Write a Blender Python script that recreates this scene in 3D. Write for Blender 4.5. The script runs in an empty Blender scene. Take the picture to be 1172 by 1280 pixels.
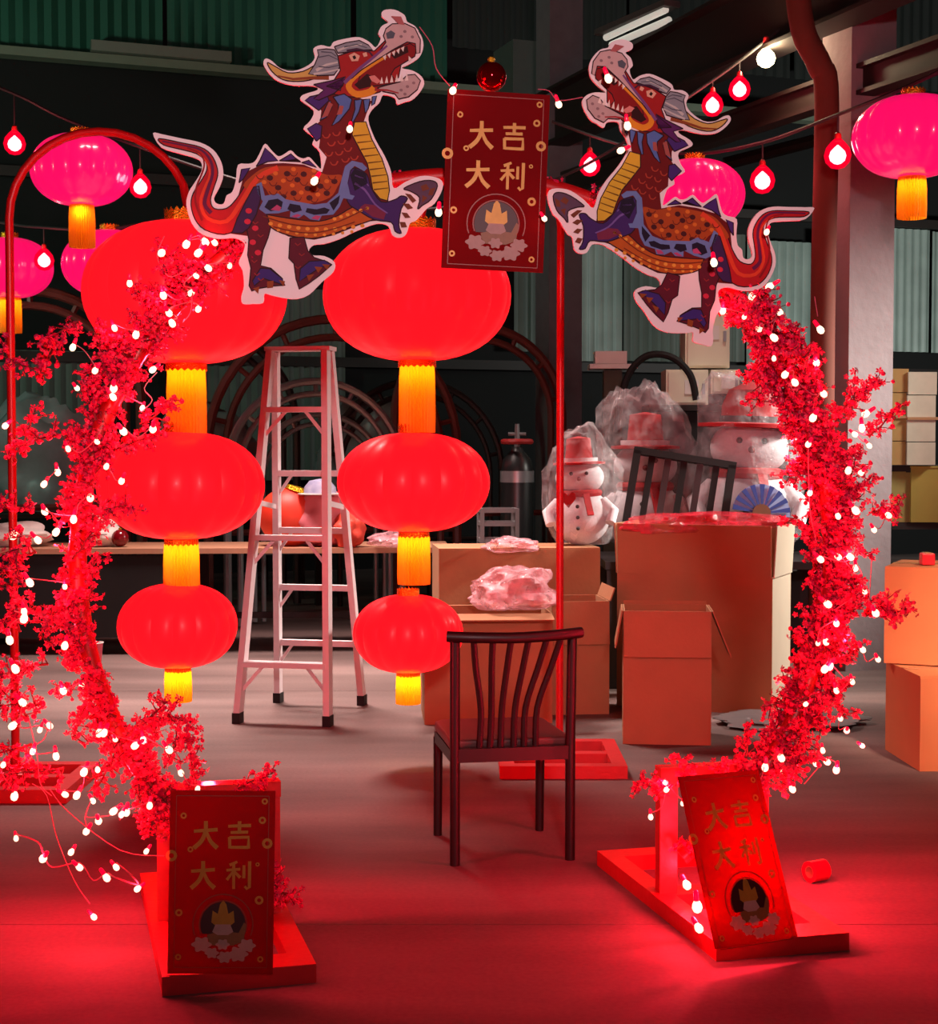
import bpy, math, random
from mathutils import Vector, Matrix, Euler, noise as mnoise
random.seed(7)
scene = bpy.context.scene
C = scene.collection
PI = math.pi
R = math.radians

# ------------------------------------------------------------------ camera
F = 1950.0                                   # focal length in pixels of the 1172x1280 frame
CAMH = 1.55
PITCH = math.atan(80.0 / F)
cam_d = bpy.data.cameras.new('camera'); cam = bpy.data.objects.new('camera', cam_d); C.objects.link(cam)
cam_d.sensor_fit = 'HORIZONTAL'; cam_d.sensor_width = 36.0; cam_d.lens = F / 1172.0 * 36.0
cam_d.clip_end = 200
cam.location = (0, 0, CAMH); cam.rotation_euler = (PI / 2 - PITCH, 0, 0)
scene.camera = cam
# ------------------------------------------------------------------ world, lamps, exposure
w = bpy.data.worlds.new('night'); scene.world = w; w.use_nodes = True
w.node_tree.nodes['Background'].inputs[0].default_value = (0.6, 0.16, 0.19, 1)
w.node_tree.nodes['Background'].inputs[1].default_value = 0.03
vs = scene.view_settings
vs.view_transform = 'Standard'; vs.look = 'None'; vs.exposure = 0.0; vs.gamma = 1.0; vs.use_curve_mapping = False

def area(name, loc, target, size, power, col, spread=180):
    d = bpy.data.lights.new(name, 'AREA'); d.shape = 'RECTANGLE'; d.size = size[0]; d.size_y = size[1]
    d.energy = power; d.color = col; d.spread = math.radians(spread)
    o = bpy.data.objects.new(name, d); C.objects.link(o); o.location = loc
    o.rotation_euler = (Vector(target) - Vector(loc)).to_track_quat('-Z', 'Y').to_euler()
    return o
area('workshop_lamp_back', (2.6, 11.6, 5.6), (1.4, 11.2, 0), (1.6, 0.5), 115, (1.0, 0.90, 0.82), 70)
area('workshop_lamp_ladder', (-1.7, 10.6, 5.8), (-1.1, 9.9, 0), (1.6, 0.5), 190, (1.0, 0.74, 0.68), 72)
area('workshop_lamp_side', (5.8, 9.9, 3.6), (1.5, 10.2, 1.0), (1.4, 0.5), 62, (1.0, 0.93, 0.84), 50)
area('workshop_lamp_aisle', (3.1, 3.6, 4.6), (2.8, 7.7, 0.5), (0.5, 0.3), 16, (1.0, 0.66, 0.50), 20)
area('green_wall_fill', (-7.0, 11.0, 3.6), (-6.8, 17.0, 7.6), (1.0, 0.6), 170, (0.62, 1.0, 0.78))  # unseen fill light added to brighten the green wall
area('back_sheet_fill', (6.6, 16.0, 2.6), (6.6, 21.3, 3.9), (1.5, 0.6), 260, (0.92, 1.0, 0.95))  # unseen fill light added to brighten the back wall sheets
sd = bpy.data.lights.new('dragon_fill_spot', 'SPOT'); sd.energy = 1300; sd.color = (1.0, 0.62, 0.64); sd.spot_size = R(54); sd.spot_blend = 1.0; sd.shadow_soft_size = 0.25  # unseen spot added behind the camera, cone shaped to light the dragons
so_ = bpy.data.objects.new('dragon_fill_spot', sd); C.objects.link(so_); so_.location = (0.5, -2.2, 2.9)
so_.rotation_euler = (Vector((0.0, 5.0, 2.85)) - Vector((0.5, -2.2, 2.9))).to_track_quat('-Z', 'Y').to_euler()

# ------------------------------------------------------------------ projection helpers
SP, CP = math.sin(PITCH), math.cos(PITCH)
def ray(px, py):
    u = (px - 586.0) / F; v = (640.0 - py) / F
    return Vector((u, CP + v * SP, -SP + v * CP))
CAM = Vector((0, 0, CAMH))
def P(px, py, Y):
    d = ray(px, py); return CAM + d * (Y / d.y)
def G(px, py, z=0.0):
    d = ray(px, py); return CAM + d * ((z - CAMH) / d.z)
BA = R(20)                                      # the building stands turned by 20 degrees
E1 = Vector((math.cos(BA), math.sin(BA), 0)); E2 = Vector((-math.sin(BA), math.cos(BA), 0))
def B(a, b, z=0): return E1 * a + E2 * b + Vector((0, 0, z))
def onwall(px, py, b):
    d = ray(px, py); t = (b - CAM.dot(E2)) / d.dot(E2); p = CAM + d * t
    return p.dot(E1), p.z
AY = R(9)                                       # the arch stands turned by 9 degrees
AC = Vector((0.0, 5.05, 0)); AR = 1.235; AZ = 1.187
AE = Vector((math.cos(AY), math.sin(AY), 0)); AN = Vector((-math.sin(AY), math.cos(AY), 0))
def A(px, py, off=0.0):                         # pixel -> world point on the arch plane (off > 0: towards the camera)
    d = ray(px, py); t = (AN.dot(AC) - off - AN.dot(CAM)) / AN.dot(d); return CAM + d * t

# ------------------------------------------------------------------ materials
def lin(c):
    c = c / 255.0
    return c / 12.92 if c <= 0.04045 else ((c + 0.055) / 1.055) ** 2.4
def rgb(t): return (lin(t[0]), lin(t[1]), lin(t[2]), 1)
MATS = {}
def mat(name, col, rough=0.6, metal=0.0, emit=None, es=0.0, var=0.18, scale=9.0, bump=0.0, bscale=40.0, col2=None,
        trans=0.0, alpha=1.0, coat=0.0, spec=0.5, sampling=None):
    if name in MATS: return MATS[name]
    m = bpy.data.materials.new(name); m.use_nodes = True; nt = m.node_tree; p = nt.nodes['Principled BSDF']
    tc = nt.nodes.new('ShaderNodeTexCoord')
    n = nt.nodes.new('ShaderNodeTexNoise'); n.inputs['Scale'].default_value = scale; n.inputs['Detail'].default_value = 5
    nt.links.new(tc.outputs['Object'], n.inputs['Vector'])
    mx = nt.nodes.new('ShaderNodeMix'); mx.data_type = 'RGBA'
    a = rgb(col); b = rgb(col2) if col2 else tuple(c * (1 - var) for c in a[:3]) + (1,)
    mx.inputs['A'].default_value = a; mx.inputs['B'].default_value = b
    nt.links.new(n.outputs['Fac'], mx.inputs['Factor'])
    nt.links.new(mx.outputs['Result'], p.inputs['Base Color'])
    p.inputs['Roughness'].default_value = rough; p.inputs['Metallic'].default_value = metal
    p.inputs['Specular IOR Level'].default_value = spec
    p.inputs['Alpha'].default_value = alpha; p.inputs['Transmission Weight'].default_value = trans
    p.inputs['Coat Weight'].default_value = coat
    if emit: p.inputs['Emission Color'].default_value = rgb(emit); p.inputs['Emission Strength'].default_value = es
    if bump:
        n2 = nt.nodes.new('ShaderNodeTexNoise'); n2.inputs['Scale'].default_value = bscale; n2.inputs['Detail'].default_value = 6
        nt.links.new(tc.outputs['Object'], n2.inputs['Vector'])
        bp = nt.nodes.new('ShaderNodeBump'); bp.inputs['Strength'].default_value = bump; bp.inputs['Distance'].default_value = 0.02
        nt.links.new(n2.outputs['Fac'], bp.inputs['Height']); nt.links.new(bp.outputs['Normal'], p.inputs['Normal'])
    if sampling: m.cycles.emission_sampling = sampling
    MATS[name] = m; return m

# ------------------------------------------------------------------ mesh collector
class MB:
    def __init__(s): s.v = []; s.f = []
    def add(s, vs_, fs):
        o = len(s.v); s.v += [tuple(x) for x in vs_]; s.f += [tuple(i + o for i in f) for f in fs]; return s
    def box(s, c, size, rz=0.0, M=None):
        x, y, z = size[0] / 2, size[1] / 2, size[2] / 2
        pts = [Vector((i * x, j * y, k * z)) for k in (-1, 1) for j in (-1, 1) for i in (-1, 1)]
        if M is not None: pts = [M @ p for p in pts]
        elif rz: pts = [Matrix.Rotation(rz, 3, 'Z') @ p for p in pts]
        c = Vector(c)
        return s.add([p + c for p in pts], [(0, 2, 3, 1), (4, 5, 7, 6), (0, 1, 5, 4), (2, 6, 7, 3), (0, 4, 6, 2), (1, 3, 7, 5)])
    def bar(s, a, b, wx, wy, up=(0, 0, 1)):                      # rectangular bar from a to b
        a, b = Vector(a), Vector(b); d = (b - a); l = d.length; d.normalize(); u = Vector(up)
        if abs(d.dot(u)) > 0.98: u = Vector((0, 1, 0))
        x = d.cross(u).normalized(); y = x.cross(d).normalized()
        return s.box((a + b) / 2, (wx, l, wy), M=Matrix((x, d, y)).transposed())
    def tube(s, pts, r, n=8, closed=False):
        pts = [Vector(p) for p in pts]; m = len(pts); rs = r if isinstance(r, (list, tuple)) else [r] * m
        vs_ = []; prev = None
        for i, p in enumerate(pts):
            a = pts[(i - 1) % m] if (closed or i > 0) else p; b = pts[(i + 1) % m] if (closed or i < m - 1) else p
            t = (b - a); t = t.normalized() if t.length > 1e-9 else Vector((0, 0, 1))
            if prev is None:
                u = Vector((0, 0, 1)) if abs(t.z) < 0.9 else Vector((1, 0, 0)); x = t.cross(u).normalized()
            else:
                x = prev - t * prev.dot(t); x = x.normalized() if x.length > 1e-6 else t.orthogonal().normalized()
            prev = x; y = t.cross(x)
            for k in range(n):
                an = 2 * PI * k / n; vs_.append(p + (x * math.cos(an) + y * math.sin(an)) * rs[i])
        fs = []
        for i in range(m if closed else m - 1):
            j = (i + 1) % m
            for k in range(n):
                k2 = (k + 1) % n; fs.append((i * n + k, i * n + k2, j * n + k2, j * n + k))
        if not closed: fs.append(tuple(range(n - 1, -1, -1))); fs.append(tuple((m - 1) * n + k for k in range(n)))
        return s.add(vs_, fs)
    def lathe(s, prof, n=24, c=(0, 0, 0), cap=True, fn=None):     # prof = [(r, z)]
        c = Vector(c); vs_ = []
        for r, z in prof:
            for k in range(n):
                an = 2 * PI * k / n; rr = r * (fn(an, z) if fn else 1)
                vs_.append(c + Vector((rr * math.cos(an), rr * math.sin(an), z)))
        fs = []
        for i in range(len(prof) - 1):
            for k in range(n):
                k2 = (k + 1) % n; fs.append((i * n + k, i * n + k2, (i + 1) * n + k2, (i + 1) * n + k))
        if cap: fs.append(tuple(range(n - 1, -1, -1))); fs.append(tuple((len(prof) - 1) * n + k for k in range(n)))
        return s.add(vs_, fs)
    def ball(s, c, r, n=12, m=8, sq=(1, 1, 1)):
        prof = [(max(1e-4, r * math.sin(PI * i / m)), -r * math.cos(PI * i / m)) for i in range(m + 1)]
        t = MB().lathe(prof, n, cap=False); c = Vector(c)
        return s.add([(c.x + x * sq[0], c.y + y * sq[1], c.z + z * sq[2]) for x, y, z in t.v], t.f)
    def plate(s, poly, y0, y1):                                   # poly in (x, z); front at y0, back at y1
        n = len(poly)
        vs_ = [(x, y0, z) for x, z in poly] + [(x, y1, z) for x, z in poly]
        fs = [tuple(range(n)), tuple(range(2 * n - 1, n - 1, -1))]
        fs += [(i, i + n, (i + 1) % n + n, (i + 1) % n) for i in range(n)]
        return s.add(vs_, fs)
    def face(s, poly, y):
        return s.add([(x, y, z) for x, z in poly], [tuple(range(len(poly)))])
    def mesh(s, name, m, smooth=False):
        me = bpy.data.meshes.new(name); me.from_pydata(s.v, [], s.f); me.update()
        if smooth:
            for p in me.polygons: p.use_smooth = True
            try: me.set_sharp_from_angle(angle=R(40))
            except Exception: pass
        me.materials.append(m); return me
    def build(s, name, m, parent=None, loc=None, rot=None, smooth=False, kind=None):
        return link(name, s.mesh(name, m, smooth), parent, loc, rot, kind)
def link(name, me, parent=None, loc=None, rot=None, kind=None):
    o = bpy.data.objects.new(name, me); C.objects.link(o)
    if parent is not None: o.parent = parent
    if loc is not None: o.location = loc
    if rot is not None: o.rotation_euler = rot
    if kind: o['kind'] = kind
    return o
def tag(o, label, cat, group=None):
    o['label'] = label; o['category'] = cat
    if group: o['group'] = group
    return o
def thing(name, label, cat, loc=(0, 0, 0), rot=(0, 0, 0), group=None):
    o = bpy.data.objects.new(name, None); C.objects.link(o); o.empty_display_size = 0.1
    o.location = loc; o.rotation_euler = rot if isinstance(rot, tuple) else (0, 0, rot)
    return tag(o, label, cat, group)
def structure(o, label=None):
    o['kind'] = 'structure'
    if label: o['label'] = label
    return o
def smoothpts(pts, k=6, closed=False):                            # Catmull-Rom
    pts = [Vector(p) for p in pts]; n = len(pts); out = []
    for i in range(n if closed else n - 1):
        if closed: a, b, c, d = pts[(i - 1) % n], pts[i], pts[(i + 1) % n], pts[(i + 2) % n]
        else: a, b, c, d = pts[max(i - 1, 0)], pts[i], pts[i + 1], pts[min(i + 2, n - 1)]
        for j in range(k):
            t = j / k
            out.append(0.5 * ((2 * b) + (c - a) * t + (2 * a - 5 * b + 4 * c - d) * t * t + (3 * b - a - 3 * c + d) * t ** 3))
    if not closed: out.append(pts[-1])
    return out
def smooth2(poly, k=4, closed=True):
    return [(p.x, p.y) for p in smoothpts([(x, y, 0) for x, y in poly], k, closed)]

# ------------------------------------------------------------------ palette
M_red_paint = mat('red_painted_metal', (196, 18, 24), 0.38, var=0.3)
M_red_wood = mat('red_painted_wood', (205, 22, 30), 0.45, var=0.25, bump=0.1)
M_lantern = mat('lantern_red_cloth', (235, 12, 22), 0.36, emit=(255, 18, 30), es=1.25, var=0.12, scale=3, coat=0.06, spec=0.25, bump=0.02, bscale=200)
M_lantern_far = mat('lantern_pink_red_cloth', (240, 14, 60), 0.22, emit=(255, 14, 104), es=0.9, var=0.1, scale=3, coat=0.5)
M_gold = mat('gold_foil', (250, 190, 40), 0.25, 0.75, var=0.3, scale=60, bump=0.5, bscale=120)
M_tassel = mat('yellow_tassel_thread', (255, 196, 36), 0.7, var=0.25, scale=70)
M_alu = mat('ladder_aluminium', (226, 214, 216), 0.45, 0.1, var=0.12, scale=20)
M_rubber = mat('black_rubber', (22, 18, 18), 0.8)
M_blackwood = mat('dark_stained_wood', (19, 8, 8), 0.45, var=0.4, scale=14)
M_seat = mat('chair_seat_vinyl', (92, 50, 48), 0.5)
M_card = mat('cardboard', (176, 122, 84), 0.85, var=0.22, scale=5, bump=0.08)
M_card_lit = mat('cardboard_lit_side', (206, 188, 164), 0.85, var=0.15, scale=5)  # paler copy of the cardboard, light on the side put into its colour
M_card_orange = mat('cardboard_orange_brown', (196, 128, 78), 0.85, var=0.2, scale=4)
M_tape = mat('packing_tape', (170, 130, 96), 0.2, coat=0.6)
M_white = mat('white_plastic', (226, 222, 216), 0.5, var=0.1)
M_black = mat('black_matte', (10, 9, 9), 0.7)
M_cream = mat('cream_enamel', (226, 222, 196), 0.5, var=0.08, emit=None)
M_concrete = mat('column_concrete', (150, 138, 140), 0.9, var=0.35, scale=4, bump=0.25, bscale=18)
M_brown_steel = mat('red_brown_primer_steel', (112, 52, 36), 0.85, var=0.35, scale=6)
M_dark_steel = mat('dark_brown_steel', (36, 23, 19), 0.65, var=0.4)
M_rust_pipe = mat('rusty_red_pipe', (110, 52, 44), 0.55, var=0.4)
M_silver = mat('silver_pipe', (150, 158, 160), 0.35, 0.6)
M_blossom = mat('red_plum_blossom', (240, 10, 84), 0.55, var=0.4, scale=30)
M_twig = mat('red_brown_twig', (120, 10, 22), 0.7)
M_led = mat('led_warm_white', (255, 240, 210), 0.3, emit=(255, 228, 190), es=1.8, sampling='NONE')
M_ledglow = mat('led_red_glow_cap', (255, 20, 70), 0.3, emit=(255, 0, 50), es=1.0, sampling='NONE')  # red glow around each LED put into its cap as emission
M_wire = mat('clear_pink_cable', (206, 100, 120), 0.3, emit=None, var=0.1)
M_cable = mat('black_cable', (40, 36, 36), 0.6)
def red_halo():  # emissive red shell standing in for the lens halo around each bulb
    m = bpy.data.materials.new('red_bulb_halo'); m.use_nodes = True; nt = m.node_tree; nt.nodes.clear()
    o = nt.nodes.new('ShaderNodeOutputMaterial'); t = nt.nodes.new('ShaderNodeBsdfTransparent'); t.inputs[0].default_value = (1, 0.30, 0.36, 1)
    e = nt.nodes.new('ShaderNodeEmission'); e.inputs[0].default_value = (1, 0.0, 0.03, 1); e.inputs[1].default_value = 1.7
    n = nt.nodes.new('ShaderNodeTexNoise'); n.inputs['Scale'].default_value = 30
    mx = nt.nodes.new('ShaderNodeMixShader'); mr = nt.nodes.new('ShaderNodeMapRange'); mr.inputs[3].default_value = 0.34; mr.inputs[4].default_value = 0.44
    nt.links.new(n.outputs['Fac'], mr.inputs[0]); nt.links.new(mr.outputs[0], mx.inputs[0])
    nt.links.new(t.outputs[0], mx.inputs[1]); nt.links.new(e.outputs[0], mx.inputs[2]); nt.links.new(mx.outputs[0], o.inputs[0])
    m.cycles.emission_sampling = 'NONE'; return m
M_redhalo = red_halo()
M_bulbcore = mat('bulb_glowing_core', (255, 235, 235), 0.3, emit=(255, 225, 228), es=9, sampling='NONE')
def wrap_mat(name, tint, op=0.22):
    m = bpy.data.materials.new(name); m.use_nodes = True; nt = m.node_tree; nt.nodes.clear()
    o = nt.nodes.new('ShaderNodeOutputMaterial'); t = nt.nodes.new('ShaderNodeBsdfTransparent'); t.inputs[0].default_value = (0.93, 0.92, 0.92, 1)
    p = nt.nodes.new('ShaderNodeBsdfPrincipled'); p.inputs['Base Color'].default_value = rgb(tint); p.inputs['Roughness'].default_value = 0.12
    p.inputs['Specular IOR Level'].default_value = 0.9
    n = nt.nodes.new('ShaderNodeTexNoise'); n.inputs['Scale'].default_value = 11; n.inputs['Detail'].default_value = 6
    tc = nt.nodes.new('ShaderNodeTexCoord'); nt.links.new(tc.outputs['Object'], n.inputs['Vector'])
    b = nt.nodes.new('ShaderNodeBump'); b.inputs['Strength'].default_value = 0.9; b.inputs['Distance'].default_value = 0.05
    nt.links.new(n.outputs['Fac'], b.inputs['Height']); nt.links.new(b.outputs['Normal'], p.inputs['Normal'])
    mr = nt.nodes.new('ShaderNodeMapRange'); mr.inputs[1].default_value = 0.35; mr.inputs[2].default_value = 0.75
    mr.inputs[3].default_value = op * 0.5; mr.inputs[4].default_value = op * 2.2
    nt.links.new(n.outputs['Fac'], mr.inputs[0])
    mx = nt.nodes.new('ShaderNodeMixShader'); nt.links.new(mr.outputs[0], mx.inputs[0])
    nt.links.new(t.outputs[0], mx.inputs[1]); nt.links.new(p.outputs[0], mx.inputs[2]); nt.links.new(mx.outputs[0], o.inputs[0])
    MATS[name] = m; return m
M_wrap = wrap_mat('clear_plastic_wrap', (240, 234, 236), .13)
M_pinkbag = wrap_mat('pink_plastic_film', (255, 190, 200), 0.38)

# ================================================================== THE SETTING
def floor_material():
    m = bpy.data.materials.new('concrete_floor'); m.use_nodes = True; nt = m.node_tree; p = nt.nodes['Principled BSDF']
    tc = nt.nodes.new('ShaderNodeTexCoord'); L = nt.links.new
    n1 = nt.nodes.new('ShaderNodeTexNoise'); n1.inputs['Scale'].default_value = 0.9; n1.inputs['Detail'].default_value = 6
    n2 = nt.nodes.new('ShaderNodeTexNoise'); n2.inputs['Scale'].default_value = 60; n2.inputs['Detail'].default_value = 4
    mp = nt.nodes.new('ShaderNodeMapping'); mp.inputs['Scale'].default_value = (0.35, 1.6, 1); L(tc.outputs['Object'], mp.inputs['Vector'])
    L(mp.outputs[0], n1.inputs['Vector']); L(tc.outputs['Object'], n2.inputs['Vector'])
    r = nt.nodes.new('ShaderNodeValToRGB'); e = r.color_ramp.elements
    e[0].position = 0.32; e[0].color = rgb((92, 76, 73)); e[1].position = 0.72; e[1].color = rgb((146, 124, 119)); L(n1.outputs['Fac'], r.inputs[0])
    mx = nt.nodes.new('ShaderNodeMix'); mx.data_type = 'RGBA'; mx.blend_type = 'MULTIPLY'; mx.inputs['Factor'].default_value = 0.35
    L(r.outputs[0], mx.inputs['A']); L(n2.outputs['Fac'], mx.inputs['B']); L(mx.outputs['Result'], p.inputs['Base Color'])
    mr = nt.nodes.new('ShaderNodeMapRange'); p.inputs['Specular IOR Level'].default_value = 0.22; mr.inputs[3].default_value = 0.62; mr.inputs[4].default_value = 0.85; L(n1.outputs['Fac'], mr.inputs[0]); L(mr.outputs[0], p.inputs['Roughness'])
    b = nt.nodes.new('ShaderNodeBump'); b.inputs['Strength'].default_value = 0.12; L(n2.outputs['Fac'], b.inputs['Height']); L(b.outputs[0], p.inputs['Normal'])
    return m
M_floor = floor_material()
WB = 19.0                                             # back wall line in building axes
A0, A1 = -7.5, 15.5
# floor: slabs with sawn joints, as parts of the floor
fl = structure(MB().box((4, 9, -0.11), (34, 32, 0.10)).build('floor', mat('floor_joint_dark', (60, 48, 46), 0.9)), 'grey concrete workshop floor')
j0 = G(60, 1168); jb = j0.dot(E2) ; jy = 5.02
xs = [-13, -4.2, 5.1, 14, 21]; ys = [-7, -2.5, jy - 0.0, 9.9, 14.8, 19.7, 25]
for i in range(len(xs) - 1):
    for j in range(len(ys) - 1):
        sx, sy = xs[i + 1] - xs[i] - 0.005, ys[j + 1] - ys[j] - 0.005
        MB().box(((xs[i] + xs[i + 1]) / 2, (ys[j] + ys[j + 1]) / 2, -0.03), (sx, sy, 0.06)).build('floor_slab', M_floor, fl)

# back wall
wall = structure(MB().box((0, 0, 4.5), (A1 - A0, 0.1, 9.2)).build('wall_back', mat('dark_back_wall', (9, 8, 8), 0.9), None, B((A0 + A1) / 2, WB + 0.25), (0, 0, BA)), 'dark back wall of the workshop with corrugated cladding')
wc = (A0 + A1) / 2
def sheet(a0, a1, z0, z1, b, m, pitch=0.16, amp=0.022, name='cladding_sheet'):
    mb = MB(); n = max(4, int((a1 - a0) / pitch * 4)); vs_ = []; fs = []
    for i in range(n + 1):
        a = a0 + (a1 - a0) * i / n; y = amp * math.sin(2 * PI * a / pitch)
        vs_ += [(a - wc, y + b - WB - 0.25, z0), (a - wc, y + b - WB - 0.25, z1)]
    for i in range(n): fs.append((2 * i, 2 * i + 2, 2 * i + 3, 2 * i + 1))
    mb.add(vs_, fs); return mb.build(name, m, wall, smooth=True)
M_green = mat('dark_green_cladding', (30, 92, 72), 0.6, var=0.35, scale=1.2)
M_skyl = mat('pale_translucent_sheet', (150, 164, 156), 0.5, var=0.5, scale=2.5)
M_dim = mat('grey_green_sheet', (92, 100, 92), 0.6, var=0.45, scale=2.0)
M_dusk = mat('dusky_sheet', (34, 38, 35), 0.7, var=0.4, scale=2.0)
zl = 6.15
seams = [A0]
for px in (205, 440, 560):
    seams.append(onwall(px, 40, WB)[0])
for i in range(len(seams) - 1): sheet(seams[i] + 0.03, seams[i + 1] - 0.03, zl, 9.05, WB - 0.06, M_green)
a = seams[-1]
while a < A1 - 0.2:
    sheet(a + 0.03, min(a + 2.5, A1) - 0.03, zl + 0.5, 9.05, WB - 0.06, M_dusk); a += 2.5
ld = MB(); ld.box((0, -0.42, zl - 0.06), (A1 - A0, 0.22, 0.1)); ld.build('ledge_beam', mat('ledge_grey_green', (112, 122, 104), 0.6), wall)
aa0, aa1 = onwall(110, 100, WB)[0], onwall(282, 105, WB)[0]
MB().box(((aa0 + aa1) / 2 - wc, -0.56, zl + 0.06), (aa1 - aa0, 0.12, 0.12)).build('conduit_tray', mat('grey_tray', (120, 124, 112), 0.5), wall)
# pale translucent lower cladding
for (p0, p1, yt, yb, m) in ((-60, 110, 436, 560, M_dim), (235, 330, 440, 560, M_dim), (330, 430, 360, 600, M_dim), (640, 700, 300, 440, M_dim), (712, 775, 290, 452, M_skyl), (777, 850, 290, 452, M_dim), (852, 930, 290, 452, M_dim),
                            (932, 1012, 300, 470, M_skyl), (1014, 1098, 290, 440, M_dim), (1100, 1160, 285, 440, M_skyl), (1162, 1230, 290, 442, M_skyl)):
    a_0, z1 = onwall(p0, yt, WB); a_1, _ = onwall(p1, yt, WB); _, z0 = onwall((p0 + p1) / 2, yb, WB)
    sheet(a_0, a_1, z0, z1, WB - 0.05, m, pitch=0.13, amp=0.02, name='translucent_sheet')
for z in (2.62, 4.75):
    MB().box((0, -0.34, z), (A1 - A0, 0.1, 0.12)).build('girt_rail', M_dark_steel, wall)
# side walls and roof
structure(MB().box((0, 0, 4.5), (0.1, 26, 9.2)).build('wall_left', mat('dark_side_wall', (26, 26, 24), 0.9), None, B(A0, 6.2), (0, 0, BA)), 'dark left side wall of the workshop')
structure(MB().box((0, 0, 4.5), (0.1, 26, 9.2)).build('wall_right', mat('dark_side_wall', (26, 26, 24), 0.9), None, B(A1, 6.2), (0, 0, BA)), 'dark right side wall of the workshop')
ceil = structure(MB().box((0, 0, 0), (A1 - A0, 26, 0.1)).build('ceiling', mat('dark_roof', (16, 16, 15), 0.9), None, B(wc, 6.2, 9.15), (0, 0, BA)), 'dark workshop roof')
for k in range(5):
    MB().box((0, -9 + k * 4.6, -0.25), (A1 - A0, 0.14, 0.3)).build('purlin', M_dark_steel, ceil)

# columns
def column(name, label, a, b, wd, m, h=9.0):
    t = bpy.data.objects.new(name, None); C.objects.link(t); t.location = B(a, b); t.rotation_euler = (0, 0, BA)
    t['label'] = label; t['kind'] = 'structure'
    MB().box((0, 0, h / 2), (wd, wd, h)).build('shaft', m, t)
    return t
ac, bc = 6.3, 9.4
c1p = P(1070, 400, 11.0)
c1 = column('concrete_column', 'pale concrete column behind the right side of the arch', c1p.dot(E1), c1p.dot(E2), 0.36, M_concrete)
MB().box((0, 0, 5.35), (0.44, 0.44, 1.5)).build('steel_sleeve', mat('brown_sleeve', (96, 60, 48), 0.7), c1)
c2p = P(698, 400, 16.0)
c2 = column('concrete_column', 'grey concrete column behind the thin red pole', c2p.dot(E1), c2p.dot(E2), 0.36, mat('grey_column', (112, 112, 116), 0.9, var=0.3))
# brown downpipe that kinks out from the column head
pts = [P(1027, 700, 10.7), P(1028, 400, 10.7), P(1033, 130, 10.7), P(1024, 82, 10.7), P(1004, 40, 10.7), P(994, -30, 10.7)]
pts[0].z = 0.02
dp = MB().tube(smoothpts(pts, 5), 0.085, 12).build('downpipe', M_brown_steel, smooth=True)
structure(dp, 'red brown steel downpipe bending out beside the pale column')
# crane rail beam on the columns
def ibeam(pA, pB, h, wd, name, m, label):
    t = MB(); pA, pB = Vector(pA), Vector(pB); up = Vector((0, 0, 1))
    t.bar(pA + up * h / 2, pB + up * h / 2, wd, 0.03); t.bar(pA - up * h / 2, pB - up * h / 2, wd, 0.03); t.bar(pA, pB, 0.03, h)
    o = t.build(name, m); return structure(o, label)
q1, q2 = P(690, 150, 15.9), P(1000, 2, 11.2)
d_ = (q2 - q1); ibeam(q1 - d_ * 0.5, q2 + d_ * 0.6, 0.52, 0.26, 'crane_rail_beam', M_dark_steel, 'dark brown steel beam rising along the column heads')
q1, q2 = P(690, 235, 16.2), P(1000, 128, 11.6)
d_ = (q2 - q1); ibeam(q1 - d_ * 0.2, q2 + d_ * 0.6, 0.18, 0.14, 'tie_beam', M_dark_steel, 'thin dark steel tie beam below the crane beam')
for k, (x0, y0, x1, y1, Y) in enumerate(((1105, 165, 1200, 120, 14.5), (1105, 95, 1200, 62, 14.5), (905, 205, 1040, 170, 14.8))):
    structure(MB().tube([P(x0, y0, Y), P(x1, y1, Y)], 0.06, 8).build('roof_brace', M_dark_steel), ('lower', 'upper', 'middle')[k] + ' steel roof brace beyond the pale column')
# grey green duct boxes under the roof
dk = MB().box(P(668, 95, 17.5), (0.75, 0.6, 0.6), BA).build('roof_duct', mat('duct_grey_green', (84, 96, 90), 0.6)); structure(dk, 'grey green duct box under the roof')

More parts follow.
